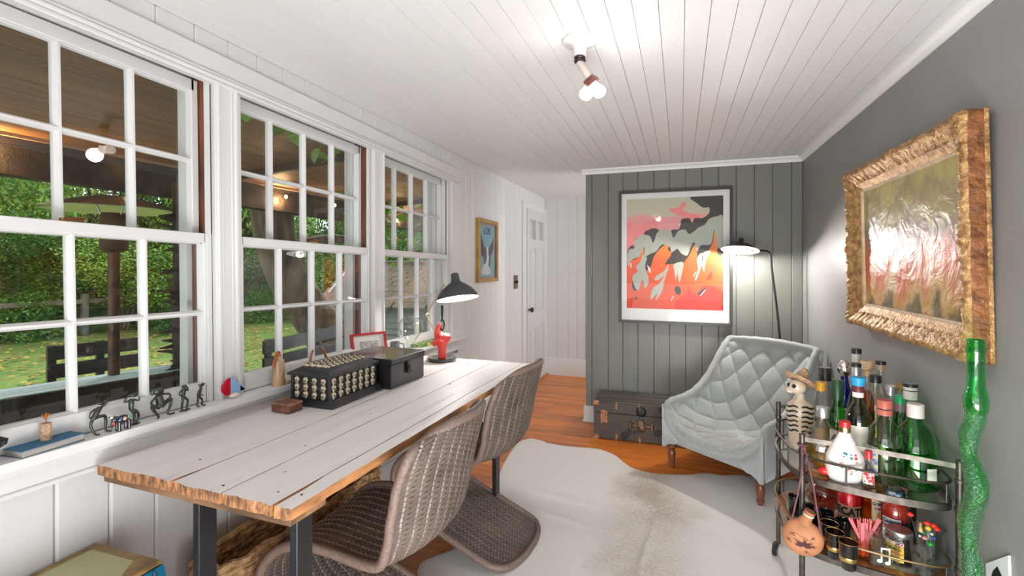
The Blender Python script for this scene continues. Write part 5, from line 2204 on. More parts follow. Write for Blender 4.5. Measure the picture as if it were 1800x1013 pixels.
# white porcelain decanter
wp = thing('porcelain_decanter', 'white porcelain decanter painted with red flowers, red base and a red cap', 'bottle', (.538, 1.955, ZT + .0008), 0)
b = B()
b.lathe([(0, 0), (.046, 0), (.054, .015), (.060, .05), (.056, .085), (.040, .120), (.022, .150), (.016, .165), (.016, .178), (0, .178)], 30, sx=1, sy=.7)
b.done('decanter', M('glazed_white', (.76, .72, .70), .12, coat=.6), wp, ang=70)
b = B()
b.lathe([(0, .165), (.0175, .165), (.0175, .182), (.016, .184), (0, .184)], 18)
b.done('gold_collar', brass, wp)
b = B()
b.lathe([(0, .184), (.0175, .184), (.0175, .200), (.015, .203), (0, .203)], 18)
b.done('cap', red_cap, wp)
ca = face_cam(.538, 1.955)
rp_ = random.Random(5)
for i in range(16):
    a = ca + rp_.uniform(-.1, .75)
    z = rp_.uniform(.035, .105)
    rr_ = .060 - max(0, z - .06) * .28
    p = Vector((rr_ * math.cos(a), .7 * rr_ * math.sin(a), z))
    b = B()
    b.ball(p, rp_.uniform(.003, .0065), (1, 1, .8), 6)
    b.done('painted_flower' if i % 3 else 'painted_leaf', [M('flower_red', (.6, .07, .05), .4), M('flower_pink', (.7, .28, .22), .4), M('leaf_teal', (.05, .3, .3), .4)][0 if i % 3 == 1 else (1 if i % 3 == 2 else 2)], wp)
b = B()
b.ball((-.050, .012, .018), .030, (1, .6, .5), 14)
b.done('red_base', M('red_glaze', (.62, .02, .02), .2, coat=.4), wp)

bottle('dark olive wine bottle with a bright blue stopper and a white label', .612, 2.075, ZT,
       [(.040, 0), (.042, .004), (.042, .175), (.040, .195), (.026, .225), (.0165, .245), (.0155, .285)], (.60, .58, .12),
       [([(0, .262), (.0175, .262), (.0175, .280), (0, .280)], LBL), (capprof(.0178, .280, .305), M('maroon_foil', (.14, .02, .03), .4)), ([(0, .303), (.019, .303), (.0235, .325), (.022, .333), (0, .336)], M('sky_blue_rubber', (.02, .35, .62), .45))],
       liquid=(.165, (.75, .72, .2)), lab=(.042, .045, .165, .75, LBL))
bottle('bright green bottle with a dark green cap and white label, left of the olive bottle', .572, 2.17, ZT,
       [(.034, 0), (.036, .004), (.036, .140), (.030, .175), (.017, .205), (.0155, .225)], (.10, .72, .12),
       [(capprof(.0185, .225, .300), M('dark_green_foil', (.012, .06, .02), .35))], liquid=(.12, (.1, .6, .08)), lab=(.036, .045, .115, .7, LBL),
       texts=[('Ay', .038, .085, .036, inkm, 0)])
bottle('cobalt blue bottle with a silver neck and black top', .660, 2.26, ZT, [(.030, 0), (.032, .004), (.032, .18), (.026, .215), (.0155, .25), (.0145, .29)], (.01, .03, .45),
       [(capprof(.0165, .285, .338), silver), (capprof(.0175, .338, .352), blk_cap)])
bottle('blue and white bottle with a rounded silver stopper behind the green bottle', .640, 2.33, ZT, [(.030, 0), (.034, .004), (.034, .16), (.020, .24), (.0135, .275), (.013, .30)], (.03, .10, .55),
       [([(0, .285), (.014, .285), (.026, .302), (.026, .318), (.018, .340), (.006, .350), (0, .351)], M('polished_silver', (.8, .8, .82), .1, metal=1))],
       lab=(.034, .06, .16, 1.1, LBL))
bottle('tall slim white bottle with a black cap, tallest on the cart', .698, 2.385, ZT, [(.028, 0), (.030, .004), (.030, .18), (.018, .25), (.0165, .26), (.016, .37)], M('matte_white_glass', (.74, .71, .66), .3, coat=.3),
       (capprof(.0185, .372, .392), blk_cap))
bottle('amber spirit bottle with a big round cork stopper', .712, 2.31, ZT, [(.030, 0), (.032, .004), (.032, .16), (.024, .21), (.014, .24), (.0135, .30)], (.93, .9, .85),
       [([(0, .295), (.013, .295), (.013, .318), (.023, .323), (.024, .345), (.020, .355), (0, .356)], cork_top)], liquid=(.235, amber))
bottle('tapered amber bottle with a flat black cap right of the olive bottle', .705, 2.20, ZT, [(.036, 0), (.038, .004), (.037, .12), (.030, .19), (.018, .25), (.0145, .295)], (.93, .9, .87),
       (capprof(.0195, .293, .320), blk_cap), liquid=(.19, (.9, .45, .2)))
bottle('clear bottle with a black-topped wooden stopper close to the wall', .775, 2.36, ZT, [(.028, 0), (.030, .004), (.030, .17), (.022, .23), (.015, .26), (.0145, .315)], (.92, .93, .93),
       [([(0, .312), (.014, .312), (.014, .335), (0, .335)], cork_top), (capprof(.018, .335, .350), blk_cap)], liquid=(.15, (.9, .6, .35)))
bottle('large clear decanter bottle with a square black cap behind the skeleton', .575, 2.345, ZT, [(.046, 0), (.050, .006), (.050, .13), (.042, .20), (.022, .235), (.017, .26)], (.93, .95, .95),
       (capprof(.023, .258, .312), blk_cap))
bottle('clear bottle with a yellow cap between the skeleton and the green bottle', .537, 2.255, ZT, [(.034, 0), (.037, .004), (.037, .14), (.030, .19), (.016, .215), (.014, .235)], (.93, .94, .9),
       (capprof(.019, .235, .268), M('yellow_cap', (.75, .38, .03), .35)), lab=(.037, .05, .09, .5, M('gold_label', (.5, .3, .06), .4)))
bottle('clear rounded jug bottle with a dusty pink cap at the front rail', .662, 1.985, ZT, [(.044, 0), (.050, .006), (.052, .10), (.050, .155), (.040, .190), (.022, .212), (.0185, .235)], (.84, .93, .82),
       [(capprof(.0225, .228, .247), M('dusty_pink', (.50, .13, .09), .4)), (capprof(.0195, .247, .251), blk_cap), (capprof(.0225, .251, .279), M('dusty_pink', (.50, .13, .09), .4))],
       liquid=(.13, (.62, .80, .45)), lab=(.0515, .03, .125, .42, M('round_label', (.72, .60, .45), .6, col2=(.18, .28, .5), vs=60, lo=.45, hi=.52)), rz=-.75)
bottle('small clear bottle with a grey ribbed cap behind the pink-capped jug', .757, 2.21, ZT, [(.030, 0), (.032, .004), (.032, .16), (.024, .21), (.0165, .23), (.016, .25)], (.93, .93, .92),
       (capprof(.0195, .248, .282), silver), liquid=(.13, (.85, .7, .45)))
bottle('clear bottle with a tan cork cap beside the grey-capped one', .800, 2.255, ZT, [(.018, 0), (.020, .004), (.020, .18), (.016, .22), (.013, .24), (.013, .262)], (.93, .92, .88),
       [([(0, .255), (.0125, .255), (.0125, .266), (.019, .268), (.019, .282), (.0, .284)], M('tan_cork', (.55, .28, .12), .6))])
bottle('slim bottle with an emerald cap and blue and red neck label', .757, 2.125, ZT, [(.026, 0), (.028, .004), (.028, .14), (.018, .20), (.0145, .22), (.0145, .24)], (.04, .5, .10),
       [(capprof(.0175, .238, .268), M('emerald_cap', (.01, .30, .12), .3)), ([(0, .205), (.0165, .205), (.0165, .238), (0, .238)], M('neck_label_blue', (.05, .2, .4), .4, col2=(.5, .05, .1), vs=50))])
bottle('clear round-bellied bottle with a white and black cap behind the green jug', .778, 2.10, ZT, [(.03, 0), (.032, .006), (.032, .12), (.030, .19), (.020, .235), (.018, .26)], (.95, .95, .95),
       [(capprof(.0205, .262, .292), wht_cap), (capprof(.0206, .292, .295), blk_cap), (capprof(.0205, .295, .306), wht_cap), (capprof(.0215, .306, .318), blk_cap)])


def jug_handle(t, ca):
    r_ = Vector((math.cos(ca), math.sin(ca), 0))
    rt = Vector((-r_.y, r_.x, 0))
    if rt.x < 0:
        rt = -rt
    b = B()
    pts = catmull([rt * .018 + Vector((0, 0, .208)), rt * .045 + Vector((0, 0, .192)), rt * .068 + Vector((0, 0, .155)), rt * .070 + Vector((0, 0, .10)), rt * .058 + Vector((0, 0, .055))], 6)
    b.tube(pts, .011, 12)
    b.done('jug_handle', MATS['glass_green_jug'], t)


bottle('big emerald green glass jug with a loop handle and white screw cap', .742, 1.965, ZT, [(.050, 0), (.060, .008), (.062, .05), (.061, .12), (.056, .165), (.042, .200), (.024, .222), (.0195, .238)], (.10, .82, .20),
       [(capprof(.0235, .234, .278), M('pinkish_white_cap', (.70, .62, .60), .4))], gname='green_jug', liquid=(.11, (.22, .85, .30)), extra=jug_handle,
       lab=(.0618, .040, .085, .26, LBL), rz=.75, refl=1)
bottle('miniature bottle with a red cap and checked red label at the front rail', .598, 1.925, ZT, [(.015, 0), (.017, .003), (.017, .055), (.013, .070), (.008, .080), (.0075, .095)], (.93, .93, .93),
       (capprof(.0105, .092, .118), red_cap), lab=(.0170, .010, .052, 1.2, M('checked_label', (.7, .66, .6), .5, col2=(.55, .03, .04), vs=110, lo=.48, hi=.5)), liquid=(.06, (.9, .85, .8)))
sc_ = thing('shell_scoop', 'curled pale shell-like scoop tucked among the bottle necks near the wall', 'scoop', (.722, 2.285, ZT + .0008))
sc_.location = (.765, 2.30, ZT + .0008)
b = B()
b.tube([(0, 0, 0), (0, 0, .20), (-.012, -.01, .235), (-.014, -.012, .255)], [.006, .006, .016, .010], 12, flat=.4)
b.done('scoop', M('pale_shell', (.55, .44, .34), .4), sc_)

# ---------------- lower shelf
def shot(x, y, lab_):
    t = thing('shot_glass', lab_, 'shot glass', (x, y, ZL + .0008), 0, 'black shot glasses on the lower shelf')
    b = B()
    b.lathe([(0, 0), (.0195, 0), (.0215, .004), (.0245, .070), (.0235, .074), (.0215, .070), (.019, .012), (0, .010)], 24)
    b.done('cup', M('black_glazed', (.010, .010, .011), .12, coat=.6), t, ang=60)


shot(.435, 2.20, 'black glazed shot glass alone at the far left end of the lower shelf')
shot(.463, 2.135, 'black glazed shot glass right of the lone left one, behind the purple cord')
shot(.462, 2.068, 'black glazed shot glass directly above the neck of the clay flask')
shot(.520, 2.105, 'black glazed shot glass at the back beside the red can')
shot(.515, 2.035, 'black glazed shot glass behind the gold-rimmed tumblers')
shot(.560, 2.050, 'black glazed shot glass nearest to the red can')
gold_rim = M('gold_rim', (.75, .50, .18), .2, metal=1)
for (x, y, lb) in ((.497, 1.975, 'smoked glass tumbler with gold rim, farthest of the row of three'), (.498, 1.915, 'smoked glass tumbler with gold rim, middle of the row of three'),
                   (.522, 1.86 + .075 - .075, 'smoked glass tumbler with gold rim, nearest of the row of three')):
    t = thing('tumbler', lb, 'tumbler', (x, y + (.0 if y > 1.87 else .0), ZL + .0008), 0, 'gold-rimmed smoked tumblers')
    b = B()
    b.lathe([(0, .001), (.021, .001), (.025, .010), (.0275, .06), (.0275, .088)], 28, cap=False)
    b.done('glass_bowl', glass('smoked_glass', (.22, .13, .08), 1, .01), t, ang=60)
    b = B()
    b.tube([(.0277 * math.cos(a), .0277 * math.sin(a), .088) for a in [2 * PI * i / 28 for i in range(28)]], .0014, 6, closed=True)
    b.done('gold_rim', gold_rim, t)
    b = B()
    b.lathe([(.0266, .030), (.0277, .034), (.0279, .040), (.0272, .044)], 28, cap=False)
    b.done('gold_band', gold_rim, t)
bottle('round amber-iridescent decanter at the back of the lower shelf', .553, 2.28, ZL, [(.035, 0), (.058, .03), (.062, .06), (.050, .10), (.022, .135), (.015, .155), (.015, .18)], (.75, .45, .35),
       [([(0, .178), (.012, .178), (.016, .195), (.010, .21), (0, .212)], M('amber_stopper', (.7, .3, .08), .2, coat=.5))], liquid=(.04, (.8, .3, .08)))


def can_extra(t, ca):
    for z in (.004, .118):
        pass
    b = B()
    b.lathe([(0, .1155), (.020, .1165), (.0265, .117), (.0285, .1215), (.0275, .1225), (.026, .119), (.0, .1175)], 32)
    b.ball((.006, -.006, .1195), .009, (1.2, .8, .12), 10)
    b.done('lid', M('aluminium', (.65, .65, .66), .25, metal=1), t)
    label_patch(None, .0335, .040, .078, ca - 1.3, ca + 1.3, M('tan_band', (.48, .33, .20), .5, var=.1, vs=30), t, n=24)
    text('TECATE', .034, M('can_black', (.008, .008, .008), .4), t, (0, 0, .059), bend=(.0352, ca - .10), bold=.0012, sx=.86)


ct = thing('drink_can', 'red drink can lettered TECATE in black on a tan band, on the lower shelf', 'can', (.610, 2.165, ZL + .0008))
b = B()
b.lathe([(0, .001), (.022, 0), (.0255, .004), (.0335, .012), (.0335, .103), (.0275, .117), (.026, .117), (0, .116)], 40)
b.done('can', M('can_red', (.60, .010, .015), .25, metal=.3, coat=.4), ct)
can_extra(ct, face_cam(.610, 2.165))
ct.scale = (1.12, 1.12, 1.16)


def orange_lab(t, ca):
    label_patch(None, .0412, .045, .135, ca - .15, ca + 1.0, M('orange_label', (.80, .25, .04), .5), t)
    label_patch(None, .0416, .052, .128, ca - .08, ca + .93, M('cream_label', (.78, .68, .5), .5), t, name='label_panel')
    text('Gentile', .018, inkm, t, (0, 0, .115), bend=(.043, ca + .42), bold=.0006, sx=.8)
    text('Orange', .014, redink, t, (0, 0, .098), bend=(.043, ca + .42), bold=.0004, sx=.8)
    b = B()
    a = ca + .42
    b.ball((.042 * math.cos(a), .042 * math.sin(a), .070), .014, (.6, .6, 1), 10)
    b.done('printed_orange', M('orange_fruit', (.8, .22, .03), .5), t)


bottle('amber liqueur bottle with an orange-bordered label behind the red sauce bottle', .688, 2.165, ZL, [(.038, 0), (.041, .004), (.041, .150), (.034, .180), (.017, .20), (.0155, .23)], (.93, .75, .5),
       (capprof(.018, .205, .236), blk_cap), liquid=(.15, amber), extra=orange_lab)


def sauce_extra(t, ca):
    label_patch(None, .0412, .030, .110, ca - .95, ca + .40, M('white_label', (.72, .74, .76), .5), t)
    label_patch(None, .0412, .034, .100, ca + .48, ca + 1.15, M('facts_label', (.03, .03, .03), .5), t)
    text('Cocktail', .019, M('navy_ink', (.02, .04, .14), .5), t, (0, 0, .098), bend=(.043, ca - .28), bold=.0005, sx=.8)
    text("England's Best", .0115, redink, t, (0, 0, .082), bend=(.043, ca - .28), bold=.0004, sx=.8)
    text('Bloody Mary', .0115, redink, t, (0, 0, .068), bend=(.043, ca - .28), bold=.0004, sx=.8)
    a = ca - .65
    for z, r_, cc in ((.038, .0055, inkm), (.046, .0042, redink), (.054, .0032, inkm)):
        b = B()
        b.ball((.0415 * math.cos(a), .0415 * math.sin(a), z), r_, (.4, .8, 1), 8)
        b.done('printed_tower', cc, t)


bottle('red tomato mixer bottle with a white printed label and striped cap', .720, 2.065, ZL, [(.038, 0), (.041, .005), (.041, .120), (.038, .142), (.026, .165), (.020, .172), (.020, .190)],
       M('tomato_red', (.30, .022, .010), .12, coat=.7), (capprof(.0225, .168, .196), M('striped_cap', (.70, .72, .75), .35, col2=(.08, .12, .35), vs=70, lo=.5, hi=.52)), extra=sauce_extra, cat='bottle')
bottle('dark brown bottle with a red cap behind the tomato mixer', .775, 2.125, ZL, [(.028, 0), (.030, .004), (.030, .14), (.022, .17), (.014, .18), (.014, .19)], M('dark_brown_glass', (.02, .009, .006), .1, coat=.7),
       (capprof(.0175, .185, .212), red_cap))
jt = thing('cherry_jar', 'dark jar with a silver lid and a red and yellow label on the lower shelf', 'jar', (.698, 1.965, ZL + .0008))
ca = face_cam(.698, 1.965)
b = B()
b.lathe([(0, 0), (.034, 0), (.037, .004), (.037, .078), (.034, .084), (.033, .09), (0, .09)], 32)
b.done('jar', M('black_cherry', (.012, .008, .010), .1, coat=.7), jt)
b = B()
b.lathe([(0, .088), (.0355, .088), (.0365, .090), (.0365, .104), (.0345, .107), (.030, .1065), (.018, .1045), (.012, .106), (0, .106)], 32)
b.done('lid', M('brushed_tin', (.5, .5, .5), .3, metal=.95), jt)
label_patch(None, .037, .012, .062, ca - 1.25, ca + .30, M('yellow_label', (.78, .56, .03), .5), jt)
label_patch(None, .0374, .062, .078, ca - 1.25, ca + .30, M('red_label', (.55, .03, .02), .5), jt, name='red_strip')
text('LUXARDO', .016, M('white_ink', (.8, .78, .7), .5), jt, (0, 0, .070), bend=(.0386, ca - .48), bold=.0006, sx=.8)
for k, (s_, c_) in enumerate((('IL GIOIELLO', inkm), ('MARASCHINO', redink), ('CHERRIES', inkm))):
    text(s_, .011, c_, jt, (0, 0, .052 - k * .014), bend=(.0386, ca - .48), bold=.0004, sx=.8)

cg = thing('straight_glass', 'plain clear straight-sided glass standing behind the swizzle sticks', 'glass', (.782, 1.965, ZL + .0008))
b = B()
b.lathe([(0, .002), (.036, .002), (.040, .006), (.041, .130), (.0395, .131), (.0385, .010), (0, .008)], 32, cap=False)
b.done('glass', glass('drinking_glass', (.90, .91, .92), 1, .01), cg, ang=50)
sg = thing('swizzle_glass', 'clear cut-glass tumbler holding swizzle sticks, front right of the lower shelf', 'glass', (.735, 1.898, ZL + .0008))
b = B()
b.lathe([(0, .002), (.024, .002), (.027, .006), (.033, .105), (.0315, .105), (.0255, .010), (0, .008)], 12, cap=False)
b.done('glass', clear_glass, sg, ang=20)
swc = {'red': (.75, .02, .01), 'yellow': (.80, .55, .02), 'green': (.02, .25, .04), 'blue': (.03, .08, .45), 'pink': (.75, .25, .28), 'gold': (.55, .33, .08), 'clear': (.75, .75, .75)}
rs = random.Random(11)
SW = [('red', -.030, .175, .0085, 'ribbed red head leaning left'), ('red', .012, .160, .0085, 'ribbed red head in the middle'), ('yellow', .016, .143, .0085, 'yellow ball head'), ('red', .028, .158, .0090, 'red head leaning right'),
      ('red', .036, .150, .0090, 'red head farthest right'), ('gold', -.004, .150, .005, 'golden chess-pawn head'), ('green', .018, .098, .0100, 'big green glass bead'), ('blue', .028, .118, .0055, 'small blue bead head'),
      ('pink', .006, .110, .0065, 'pink bead head'), ('green', .004, .125, .005, 'small green bead head'), ('clear', -.008, .115, .004, 'clear head leaning left'), ('clear', .022, .130, .004, 'clear head leaning right')]
ca = face_cam(.735, 1.898)
rt = Vector((-math.sin(ca), math.cos(ca), 0))
if rt.x < 0:
    rt = -rt
for i, (c, dx, z, r_, lb) in enumerate(SW):
    t = thing('swizzle_stick', 'swizzle stick with %s in the cut-glass tumbler' % lb, 'swizzle stick', (.735, 1.898, ZL + .0115), 0, 'swizzle sticks in the tumbler')
    top_ = rt * dx + Vector((0, rs.uniform(-.006, .006), z))
    bot = -rt * dx * .45 + Vector((0, 0, 0))
    b = B()
    b.tube([bot, top_], .0013, 6)
    b.done('stick', glass('clear_stick', (.85, .85, .85), 1, .05), t)
    b = B()
    if c == 'gold':
        b.lathe([(0, -.022), (.007, -.022), (.006, -.014), (.003, -.006), (.005, -.002), (.003, 0), (.0045, .004), (0, .009)], 12, c=top_)
    else:
        b.ball(top_, r_, (1, 1, .85), 10)
        if 'ribbed' in lb:
            for k in range(8):
                a = 2 * PI * k / 8
                b.ball(top_ + Vector((math.cos(a), math.sin(a), 0)) * r_ * .75, r_ * .4, n=6)
    b.done('head', M('swizzle_' + c, swc[c], .15, coat=.5), t)
ps = thing('straw_tumbler', 'short amber tumbler of pink cocktail straws behind the square jug', 'tumbler', (.590, 1.945, ZL + .0008))
b = B()
b.lathe([(0, .002), (.024, .002), (.028, .008), (.031, .062)], 24, cap=False)
b.done('glass', glass('amber_tumbler', (.75, .45, .22), 1, .02), ps, ang=60)
strawm = M('pink_straw', (.80, .22, .24), .4)
for i in range(26):
    a, q = rs.uniform(0, 6.28), rs.uniform(0, .020)
    if i < 18:
        top_ = Vector((q * math.cos(a) * 1.1, q * math.sin(a) * 1.1, .125 + rs.uniform(-.008, .006)))
        bot = Vector((q * math.cos(a) * .6, q * math.sin(a) * .6, .006))
    elif i < 22:
        top_ = Vector((-.042 + rs.uniform(-.004, .004), -.01, .128 + rs.uniform(-.006, .006)))
        bot = Vector((.014, .01, .006))
    else:
        top_ = Vector((.046 + rs.uniform(-.004, .004), .004 + rs.uniform(-.004, .004), .135 + rs.uniform(-.004, .004)))
        bot = Vector((-.014, 0, .006))
    t = thing('cocktail_straw', 'pink cocktail straw in the amber tumbler', 'straw', (.590, 1.945, ZL + .0035), 0, 'pink cocktail straws')
    b = B()
    b.tube([bot, top_], .0022, 6)
    b.done('straw', strawm, t)
sj = thing('square_jug', 'square clear glass bottle with a ribbed neck and etched white mark, lower shelf front', 'bottle', (.610, 1.925, ZL + .0008))
sj.location = (.633, 1.915 - .0, ZL + .0008)
sj.rotation_euler = (0, 0, face_cam(.6, 1.9) + R(90) + R(18))
b = B()
b.box((0, 0, .052), (.082, .046, .100), bev=.007, seg=3)
b.lathe([(.014, .100), (.015, .108), (.018, .110), (.015, .113), (.018, .117), (.015, .120), (.018, .124), (.015, .128), (.015, .136)], 24, c=(.004, 0, 0), cap=False)
b.done('glass_body', clear_glass, sj, ang=40)
b = B()
b.lathe([(.006, -.006), (.011, -.006), (.011, .006), (.006, .006), (.006, -.006)], 16, m=Matrix.Translation((.045, 0, .088)) @ Matrix.Rotation(R(90), 4, 'X'), cap=False)
b.done('glass_loop', clear_glass, sj)
b = B()
for c_, d_ in (((-.010, -.0237, .048), (.005, .0006, .044)), ((.012, -.0237, .044), (.005, .0006, .044)), ((.001, -.0237, .068), (.027, .0006, .006))):
    b.box(c_, d_)
for x_, z_ in ((-.015, .026), (.007, .022)):
    b.ball((x_, -.0237, z_), .008, (1, .04, .75), 10)
b.done('etched_note', M('etched_white', (.72, .70, .68), .6), sj)

# clay flask hanging from the post on a purple cord
FX, FYY, FZZ = .404, 1.925, .333
cf = thing('clay_flask', 'round terracotta flask etched with a plant, hanging from the cart on a purple cord', 'flask', (FX, FYY, FZZ), 0)
ca = face_cam(FX, FYY)
Rm = Matrix.Rotation(ca + PI / 2, 4, 'Z')      # local -y looks at the camera
terr = M('terracotta', (.48, .20, .09), .7, var=.18, vs=14, bump=.15, bs=60)
b = B()
b.ball((0, 0, 0), .064, (1, .55, .98), 24, m=Rm)
b.done('flask_body', terr, cf)
b = B()
b.tube([Rm @ Vector(p) for p in ((.006, 0, .052), (.012, 0, .068), (.018, 0, .082))], [.024, .0165, .0155], 20)
b.done('neck', terr, cf)
b = B()
b.tube([Rm @ Vector(p) for p in ((.017, 0, .080), (.0185, 0, .085))], [.0175, .0175], 20)
b.done('neck_band', M('white_band', (.66, .62, .58), .5), cf)
b = B()
b.tube([Rm @ Vector(p) for p in ((.0185, 0, .085), (.023, 0, .096))], [.0165, .0175], 20)
b.done('stopper', M('terracotta_stopper', (.40, .15, .07), .7, var=.15), cf)
etch = M('dark_etching', (.09, .035, .035), .8)


def on_flask(u, v):
    d = 1 - (u / .064) ** 2 - (v / .0627) ** 2
    return Rm @ Vector((u, -.064 * .55 * math.sqrt(max(0, d)) - .0002, v))


b = B()
re_ = random.Random(4)
for i in range(30):
    a = R(-75 + 150 * i / 29)
    L0, L1 = .006, .030 + re_.uniform(-.010, .010)
    pts = [on_flask(L * math.sin(a) * 1.1 + .002, -.022 + L * math.cos(a)) for L in [L0 + (L1 - L0) * k / 4 for k in range(5)]]
    b.tube(pts, [.0004, .0009, .0011, .0009, .0003], 5)
for (u0, v0) in ((-.030, .018), (-.040, -.006), (.034, -.012), (.012, -.036), (.030, .016)):
    for k in range(8):
        a = re_.uniform(0, 6.28)
        b.tube([on_flask(u0, v0), on_flask(u0 + .009 * math.cos(a), v0 + .009 * math.sin(a))], [.0009, .0004], 5)
b.tube([on_flask(-.028 + .05 * k / 10, .022 - .0006 * k * k / 4 + .002 * math.sin(k)) for k in range(11)], .0006, 5)
b.done('etched_plant', etch, cf, kind='stuff')
cordm = M('purple_cord', (.10, .035, .085), .5, col2=(.25, .10, .08), vs=250)
b = B()
pB = Vector((.413 - FX, 1.975 - FYY, .640 - FZZ))
b.tube(catmull([Rm @ Vector((.058, -.006, .004)), Rm @ Vector((.044, -.018, .10)), Rm @ Vector((.030, -.016, .20)), pB + Vector((.004, -.014, .0))], 8), .0028, 8)
b.done('cord', cordm, cf)
b = B()
b.tube(catmull([Rm @ Vector((-.034, .0, .050)), Rm @ Vector((-.024, -.014, .10)), Rm @ Vector((-.004, -.016, .22)), pB + Vector((-.004, -.014, .0))], 8), .0028, 8)
b.done('cord', cordm, cf)
b = B()
b.tube([pB + Vector((.0135 * math.cos(a), .0135 * math.sin(a), .002 * math.sin(3 * a))) for a in [2 * PI * i / 20 for i in range(20)]], .003, 8, closed=True)
b.ball(pB + Vector((.002, -.016, -.010)), .007, n=8)
b.ball(pB + Vector((.004, -.016, -.022)), .006, n=8)
b.done('cord_knot', cordm, cf)

# tall green glass snake bottle
sn = thing('snake_bottle', 'tall green glass bottle with a coiled textured snake body beside the bar cart', 'bottle', (.742, 1.62, 0))
snk = glass('snake_green', (.28, .88, .48), 1, .05, bump=.6, bs=170)
snk2 = glass('snake_neck_green', (.16, .82, .34), 1, .02)
SP = [(1.622, .0), (1.632, .06), (1.606, .14), (1.600, .22), (1.622, .30), (1.640, .38), (1.643, .46), (1.652, .55), (1.636, .62), (1.612, .68), (1.628, .73), (1.650, .77), (1.640, .82), (1.624, .86), (1.618, .90)]
sp2 = catmull([(0, y - 1.62, z) for y, z in SP], 8)
b = B()
n = len(sp2)
rad = []
for i, p in enumerate(sp2):
    z = p.z
    rad.append(.0225 + .003 * math.sin(z * 22) + (.004 if z < .05 else 0))
b.tube(sp2, rad, 28)
b.done('snake_body', snk, sn)
b = B()
for i, p in enumerate(sp2[::1]):
    pass
hel = [p + Vector((.018 * math.cos(p.z * 26), .018 * math.sin(p.z * 26), 0)) for p in sp2]
b.tube(hel, .0085, 12)
b.done('coiled_snake', snk, sn)
b = B()
b.lathe([(.020, .885), (.0265, .900), (.0275, .925), (.0235, .950), (.0195, .965), (.0195, 1.045), (.0215, 1.050), (.0215, 1.064), (.0200, 1.068), (.0200, 1.082), (.0175, 1.084), (.016, 1.05)], 28, c=(0, -.004, 0), cap=False)
b.done('neck', snk2, sn, ang=50)
b = B()
b.ball((-.012, -.018, .925), .012, (.8, .8, 1.5), 12)
b.done('snake_head', snk2, sn)

# ================================================================== OUTSIDE
GZ = -.40
grass = M('lawn_grass', (.10, .22, .03), .9, col2=(.22, .24, .05), vs=1.6, bump=.6, bs=30, lo=.35, hi=.7)
b = B()
b.grid(lambda u, v: Vector((-5.2 - 40 * u, -14 + 44 * v, GZ + .03 * math.sin(u * 90) * math.sin(v * 60))), 60, 60)
b.done('ground', grass, kind='structure')
b = B()
b.box((-3.4, 3, GZ - .03), (3.6, 20, .06))
b.done('ground_patio', M('wet_paving', (.10, .11, .11), .25, var=.4, vs=3), kind='structure')
# dead leaves on the lawn
rl = random.Random(21)
b = B()
for i in range(2600):
    x, y = rl.uniform(-13, -5.3), rl.uniform(0, 10)
    a = rl.uniform(0, 6.28)
    s0 = rl.uniform(.03, .06)
    z = GZ + .035 + rl.uniform(0, .02)
    pts = [Vector((x + s0 * math.cos(a + k * PI / 2) * (1 if k % 2 else .55), y + s0 * math.sin(a + k * PI / 2), z + rl.uniform(-.01, .02))) for k in range(4)]
    b.mi = rl.choice((0, 0, 1))
    b.face([b.bm.verts.new(p) for p in pts])
o = b.done('fallen_leaves', [M('leaf_yellow', (.45, .30, .05), .8), M('leaf_brown', (.22, .10, .03), .8)], smooth=False, fix=False, kind='stuff')
tag(o, 'yellow and brown fallen leaves scattered over the lawn', 'leaves')

# porch roof
porch = struct_root('porch_roof')
pb = plank_mat('porch_board', (.36, .16, .035), (.19, .08, .02), .6, 1, rv=.25, grain=.8)
PXa, PXb, PZa_, PZb_ = -1.66, -4.75, 2.52, 2.26
nb = 16
for i in range(nb):
    x0, x1 = PXa + (PXb - PXa) * i / nb, PXa + (PXb - PXa) * (i + 1) / nb
    z0, z1 = PZa_ + (PZb_ - PZa_) * i / nb, PZa_ + (PZb_ - PZa_) * (i + 1) / nb
    q = B()
    q.prism([(x0 - .004, z0), (x1 + .004, z1), (x1 + .004, z1 + .03), (x0 - .004, z0 + .03)], 1, -2.5, 9.0)
    q.done('roof_board', pb, porch, smooth=False)
q = B()
q.box((-4.78, 3.2, 2.10), (.12, 11.6, .30), bev=.01)
q.done('beam', M('dark_beam', (.045, .028, .016), .7, var=.4, vs=6, bump=.3), porch)
q = B()
q.box((-4.70, 3.2, 2.255), (.03, 11.6, .03))
q.done('beam_trim', M('tan_trim', (.35, .20, .09), .6), porch)
q = B()
q.box((-3.3, 3.2, 2.62), (3.4, 11.8, .02))
q.done('roof_deck', M('roof_felt', (.05, .05, .05), .9), porch)
for y in (-1.6, 1.2, 4.0, 6.8):
    q = B()
    q.prism([(-1.66, 2.45), (-4.7, 2.20), (-4.7, 2.26), (-1.66, 2.52)], 1, y - .025, y + .025)
    q.done('rafter', MATS['dark_beam'], porch)
for y in (3.02,):
    pt = thing('porch_post', 'dark rough-barked log post holding up the porch beam' if y < 5 else 'dark porch post at the far end of the porch', 'post', (-4.05 if y < 5 else -4.7, y, GZ))
    b = B()
    b.lathe([(.085, 0), (.08, .5), (.085, 1.2), (.08, 1.9), (.085, 2.40)], 14)
    b.done('trunk', M('log_bark', (.05, .033, .02), .9, var=.5, vs=14, stretch=(1, 1, .2), bump=1, bs=20), pt)
    b = B()
    rb = random.Random(8)
    for i in range(150):
        a = rb.uniform(0, 6.28)
        z = rb.uniform(.05, 2.2)
        L_ = rb.uniform(.03, .11)
        b.tube([(.08 * math.cos(a), .08 * math.sin(a), z), ((.09 + L_) * math.cos(a), (.09 + L_) * math.sin(a), z + rb.uniform(-.02, .03))], [.02, .006], 5)
    b.done('bark_stubs', MATS['log_bark'], pt, kind='stuff')

